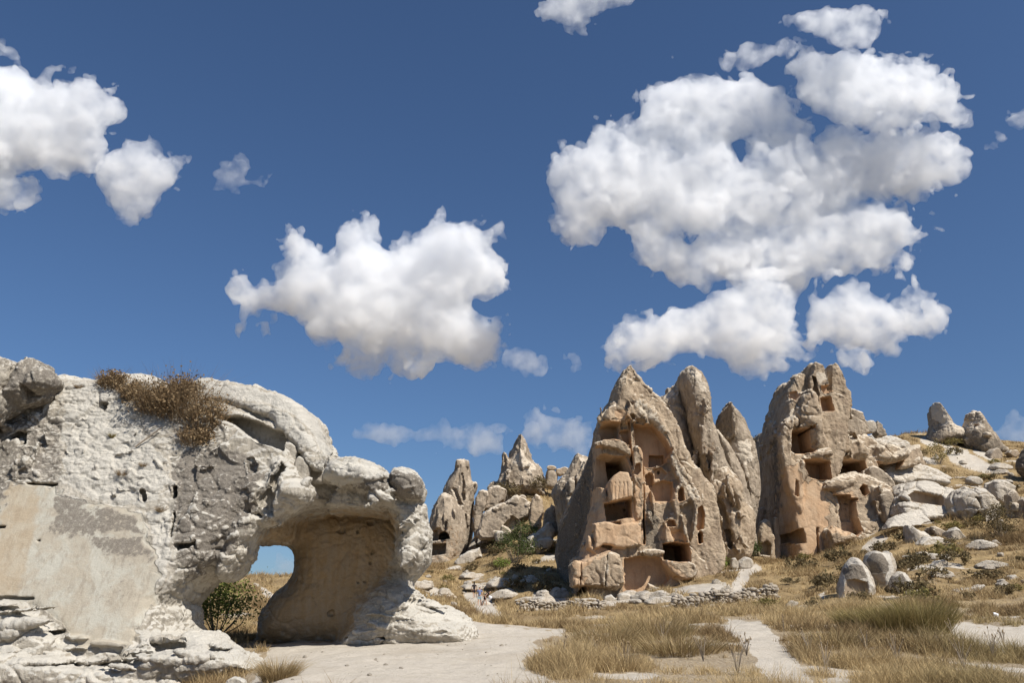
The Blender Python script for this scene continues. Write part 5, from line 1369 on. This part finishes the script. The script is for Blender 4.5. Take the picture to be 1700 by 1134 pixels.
def person(label, pos, h, face, shirt, bottom, hat, stride=.12, bend=0., skirt=False, arm=.12, pack=None, sleeve=True):
    t = thing('person', label, 'person', tuple(pos), None, face); k = h/1.75
    def B(x, y, z):          # lean the upper body forward (+y) about the hips
        if z > .92:
            dz = z-.92; ca, sa = math.cos(bend), math.sin(bend)
            y, z = y*ca+dz*sa, .92+dz*ca-y*sa
        return (x*k, y*k, z*k)
    V = []; E = []; Rr = []
    def v(p, r, link=None):
        V.append(B(*p)); Rr.append(r*k)
        if link is not None: E.append((link, len(V)-1))
        return len(V)-1
    pel = v((0, 0, .95), .125); ab = v((0, 0, 1.1), .115, pel); ch = v((0, .01, 1.28), .135, ab); nk0 = v((0, 0, 1.42), .085, ch)
    nk = v((0, .01, 1.5), .052, nk0); hd0 = v((0, .02, 1.56), .07, nk); hd = v((0, .025, 1.65), .088, hd0); v((0, .02, 1.72), .06, hd)
    v((0, .115, 1.62), .014, hd)                                      # nose
    v((.088, .01, 1.63), .016, hd); v((-.088, .01, 1.63), .016, hd)     # ears
    for s in (-1, 1):
        hp = v((s*.09, 0, .88), .095, pel); kn = v((s*.1, stride*s*.7+.02, .5), .062, hp); an = v((s*.1, stride*s*1.6, .1), .04, kn)
        he = v((s*.1, stride*s*1.6-.02, .045), .04, an); v((s*.11, stride*s*1.6+.15, .03), .035, he)
        sh = v((s*.19, 0, 1.4), .06, nk0); el = v((s*(.24+arm*.4), -stride*s*.5-.02, 1.12), .043, sh)
        wr = v((s*(.25+arm*.5), -stride*s*.9+.06, .87), .028, el); pm = v((s*(.25+arm*.5), -stride*s+.08, .80), .033, wr)
        for f, (dx, l) in enumerate(((-.027, .07), (-.009, .082), (.009, .078), (.027, .06))):
            a_ = v((s*(.25+arm*.5), -stride*s+.08+dx, .80-l*.65), .0095, pm); v((s*(.245+arm*.5), -stride*s+.085+dx, .80-l*1.25), .008, a_)
        th = v((s*(.245+arm*.5), -stride*s+.125, .79), .011, wr); v((s*(.24+arm*.5), -stride*s+.145, .755), .009, th)
    skinned('body', V, E, Rr, SKIN, t)
    # shirt with sleeves
    V = []; E = []; Rr = []
    a0 = v((0, 0, .86), .15); a1 = v((0, 0, 1.1), .14, a0); a2 = v((0, .01, 1.28), .155, a1); a3 = v((0, 0, 1.42), .095, a2)
    for s in (-1, 1):
        b0 = v((s*.19, 0, 1.40), .076, a3); v((s*(.225+arm*.2), -.03*s, 1.22), .066, b0)
    skinned('shirt', V, E, Rr, shirt, t)
    V = []; E = []; Rr = []
    a0 = v((0, 0, .97), .14)
    if skirt:
        a1 = v((0, 0, .8), .165, a0); v((0, 0, .58), .19, a1)
    else:
        for s in (-1, 1):
            b0 = v((s*.09, 0, .84), .112, a0); v((s*.1, stride*s*.55, .58), .09, b0)
    skinned('skirt' if skirt else 'shorts', V, E, Rr, bottom, t)
    V = []; E = []; Rr = []
    a0 = v((0, .005, 1.69), .098); a1 = v((0, -.01, 1.74), .075, a0)
    if hat[0] == 'hair': b = v((0, -.06, 1.6), .07, a0); v((0, -.09, 1.44), .045, b)
    else: v((0, .11, 1.675), .035, a0)
    skinned(hat[0], V, E, Rr, hat[1], t)
    for s in (-1, 1):
        V = []; E = []; Rr = []
        a0 = v((s*.1, stride*s*1.6-.03, .05), .052); v((s*.11, stride*s*1.6+.15, .038), .045, a0)
        skinned('shoe', V, E, Rr, hat[2], t)
    return t
BLK = cloth('black_cloth', (.018, .014, .017)); BLUE = cloth('blue_cloth', (.15, .19, .33)); TEAL = cloth('pale_teal_cloth', (.32, .42, .45))
HAIR = cloth('dark_hair', (.02, .014, .011)); CAP = cloth('pale_cap', (.55, .55, .52)); SHOE = cloth('pale_shoe', (.6, .56, .5)); DSHOE = cloth('dark_shoe', (.08, .06, .06)); WHT = cloth('white_cloth', (.8, .8, .82))
def stand(px, py, d):
    x, _ = at(px, py, d); return (x, d, gz(x, d))
g1 = ground(787, 996, 60); g2 = ground(796, 1007, 60); g3 = ground(802, 1008, 60)
u1, u2 = g1[1]/FPX, g2[1]/FPX
person('bare legged person in black top and skirt, walking uphill ahead of two others', g1, 24.5*u1, R(8), BLK, BLK, ('hair', HAIR, SHOE), .1, skirt=True)
person('person in blue shirt, pale cap and light teal shorts, walking up the slope path', g2, 29*u2, R(-6), BLUE, TEAL, ('cap', CAP, DSHOE), .12)
person('person dressed in black bending forward between blue shirted walker and pale boulder', g3+np.array([.12, .1, 0]), 27*g3[1]/FPX, R(-75), BLK, BLK, ('hair', HAIR, SHOE), .1, bend=R(48), skirt=False)
p = g3+np.array([.5, -.1, .55])
P = stone_mesh(91, IV2, .5)*[.12, .09, .15]
bg_ = newmesh('bag', P, IF2, WHT, None, (0, 0, 0)); bg_.location = (p[0], p[1], p[2]); tag(bg_, 'white bag carried by the person in black beside the pale boulder', 'bag')
# ------------------------------------------------------------------ clouds: closed bodies of mist far beyond the hills
def cloud_material(name, dens, u):
    m = bpy.data.materials.new(name); m.use_nodes = True; t = m.node_tree; t.nodes.clear()
    o = t.nodes.new('ShaderNodeOutputMaterial'); v = t.nodes.new('ShaderNodeVolumePrincipled')
    v.inputs['Color'].default_value = (1, 1, 1, 1); v.inputs['Density'].default_value = dens; v.inputs['Anisotropy'].default_value = .25
    co = t.nodes.new('ShaderNodeTexCoord'); n = t.nodes.new('ShaderNodeTexNoise'); n.inputs['Scale'].default_value = 1/(38*u); n.inputs['Detail'].default_value = 6; n.inputs['Roughness'].default_value = .62
    r = t.nodes.new('ShaderNodeMapRange'); r.inputs[1].default_value = .40; r.inputs[2].default_value = .68; r.inputs[3].default_value = dens*.3; r.inputs[4].default_value = dens*2.1
    t.links.new(co.outputs['Object'], n.inputs['Vector']); t.links.new(n.outputs[0], r.inputs[0]); t.links.new(r.outputs[0], v.inputs['Density'])
    t.links.new(v.outputs[0], o.inputs['Volume'])
    return m
def cloud(label, d, polys, mfp=14, cell=3.2, puff=1., tk=.27, seed=0):
    b = Rock(d, cell, 13)
    for i, q in enumerate(polys):
        pp = PP(q); sz = min(np.ptp(pp[:, 0]), np.ptp(pp[:, 1]))
        b.add(q, d=(i % 3)*sz*.08*d/FPX, t=sz*tk, tb=sz*tk, p=2, w=sz*.42, k=7, cs=1, oa=1.6)
    b.solve()
    u = b.u; F = b.F
    I = np.nonzero((F > -16*u) & (F < 42*u*puff))
    x, y, z = [(b.lo[a]+b.h*I[a])/u for a in range(3)]
    wx = 16*gn(x/60+seed, y/60, z/60+3); wz = 16*gn(x/60, y/60+7, z/60+seed)
    n = 0
    for lam, amp in ((120, 20), (58, 13), (28, 8.)):
        n = n+amp*(np.abs(gn((x+wx)/lam+seed, y/lam, (z+wz)/lam))*2.4-.6)
    for lam, amp in ((16, 8.), (8, 5.)):
        n = n+amp*gn((x+wx)/lam+seed, y/lam, (z+wz)/lam)
    n = n-1; f = F[I]; n = np.where(n < 0, n*np.clip(1+f/(11*u), 0, 1), n)
    F[I] -= (n*u*puff).astype(np.float32)
    b.close(F)
    P, Q = surfnet(F, b.lo, b.h)
    lo = (float(P[:, 0].mean()), float(P[:, 1].mean()), float(P[:, 2].min()))
    o = newmesh('cloud', P, Q, cloud_material('cloud_mist', 1/(mfp*2.1*u), u), None, lo)
    tag(o, label, 'cloud', 'clouds in the sky')
CL = [
 ('huge white cloud with a grey base, the largest, above the carved cone', 2600, [
  '1030,215 1055,190 1060,175 1090,140 1130,125 1180,125 1220,128 1260,150 1300,165 1330,195 1350,215 1320,232 1290,228 1250,232 1200,236 1140,250 1080,256 1040,244',
  '917,350 918,300 930,275 955,250 985,235 1030,225 1080,235 1140,246 1200,256 1240,268 1290,268 1330,244 1380,215 1420,230 1470,215 1520,215 1560,235 1590,265 1600,290 1580,300 1530,305 1490,315 1440,335 1420,350 1370,365 1330,380 1250,390 1150,390 1060,385 1000,380 960,395 930,380',
  '1040,420 1060,405 1100,400 1150,400 1250,375 1350,350 1420,330 1480,340 1510,355 1530,390 1555,400 1520,410 1490,430 1440,445 1400,462 1320,472 1240,467 1150,482 1100,455 1045,440',
  '1010,572 1060,545 1100,525 1120,510 1150,500 1190,470 1250,460 1300,470 1320,500 1330,540 1310,570 1280,592 1200,607 1150,592 1100,607 1040,592',
  '1328,530 1340,495 1370,480 1400,460 1430,478 1480,505 1530,520 1562,530 1545,560 1500,567 1440,577 1390,582 1350,562'], 15),
 ('rounded white cloud joined to the upper right of the huge one', 2500, ['1318,130 1340,95 1380,98 1420,92 1470,100 1530,115 1550,140 1590,135 1600,175 1590,205 1550,203 1520,215 1480,220 1440,217 1390,212 1350,187 1325,152'], 14),
 ('ragged cloud scrap above the huge cloud, left of the hooked one', 2400, ['1213,98 1238,75 1270,78 1295,58 1332,68 1337,90 1292,97 1260,117 1233,112'], 20),
 ('hooked cloud scrap near the top edge above the huge cloud', 2400, ['1300,25 1330,10 1370,13 1420,18 1457,23 1472,50 1452,77 1420,72 1393,54 1350,57 1308,42'], 17),
 ('white puffy cloud in the middle of the sky with an arrow shaped left end', 3000, ['386,470 410,468 450,476 468,450 488,402 520,393 545,418 560,428 590,388 625,383 637,410 670,408 698,375 730,364 780,368 812,383 832,430 822,480 790,502 800,530 842,540 822,582 790,602 720,607 660,592 620,602 560,577 508,562 508,527 460,525 430,520 398,530'], 14),
 ('tiny cloud scrap touching the right side of the puffy middle cloud', 3000, ['822,442 850,428 850,462 828,468'], 16),
 ('big white cloud cut off by the left edge', 2500, ['-90,100 0,108 40,106 62,125 77,150 110,143 150,158 180,158 177,200 165,240 152,262 140,282 100,292 60,277 20,292 -90,292'], 14),
 ('tilted cloud trailing right from the big one at the left edge', 2550, ['150,278 180,260 205,243 240,228 267,233 262,260 312,268 292,302 265,332 240,347 215,362 188,347 163,322'], 17),
 ('low cloud at the left edge beneath the big one', 2500, ['-80,300 20,293 42,298 72,320 52,352 10,352 -80,357'], 15),
 ('small torn cloud between the left cloud and the puffy middle one', 2700, ['338,322 360,293 400,263 417,273 402,293 442,298 442,312 400,310 360,322'], 30),
 ('small cloud corner at the left edge above the big one', 2500, ['-30,75 10,65 32,85 0,97 -30,100'], 20),
 ('cloud cut off by the top edge', 2400, ['878,24 900,0 930,-30 1040,-30 1057,5 1020,15 960,32 930,42'], 16),
 ('long flat cloud low on the horizon right of the arch rock', 5200, ['578,726 620,714 680,709 720,704 770,710 817,724 812,742 760,747 720,742 660,736'], 26),
 ('little round cloud low on the horizon between two flat ones', 5200, ['813,707 835,696 847,712 827,724'], 20),
 ('low cloud behind the sharp pinnacle', 5200, ['858,722 880,704 920,686 950,689 977,710 972,737 930,747 888,744'], 22),
 ('torn cloud scrap below the puffy middle cloud', 3600, ['828,602 850,584 870,596 907,608 882,623 845,612'], 24),
 ('little cloud alone above the stout spire', 3600, ['938,588 955,581 974,592 970,613 948,616'], 22),
 ('small cloud at the right edge level with the huge cloud', 2600, ['1671,186 1690,179 1730,179 1730,206 1680,208'], 18),
 ('tiny wisp of cloud near the right edge below the small one', 2600, ['1635,241 1655,227 1674,236 1655,250'], 26),
 ('faint low cloud at the right edge behind the ridge', 5200, ['1630,718 1680,688 1740,698 1740,750 1660,745'], 38),
 ('faint low cloud seen through the arch', 5200, ['430,965 445,945 470,938 500,950 500,970'], 40),
]
for i, (lb, d, polys, mfp) in enumerate(CL):
    cloud(lb, d, polys, mfp, 3.1 if i == 0 else (2.6 if i in (4, 6) else 1.8), 1. if i in (0, 1, 4, 6) else .6, seed=i*7.7)
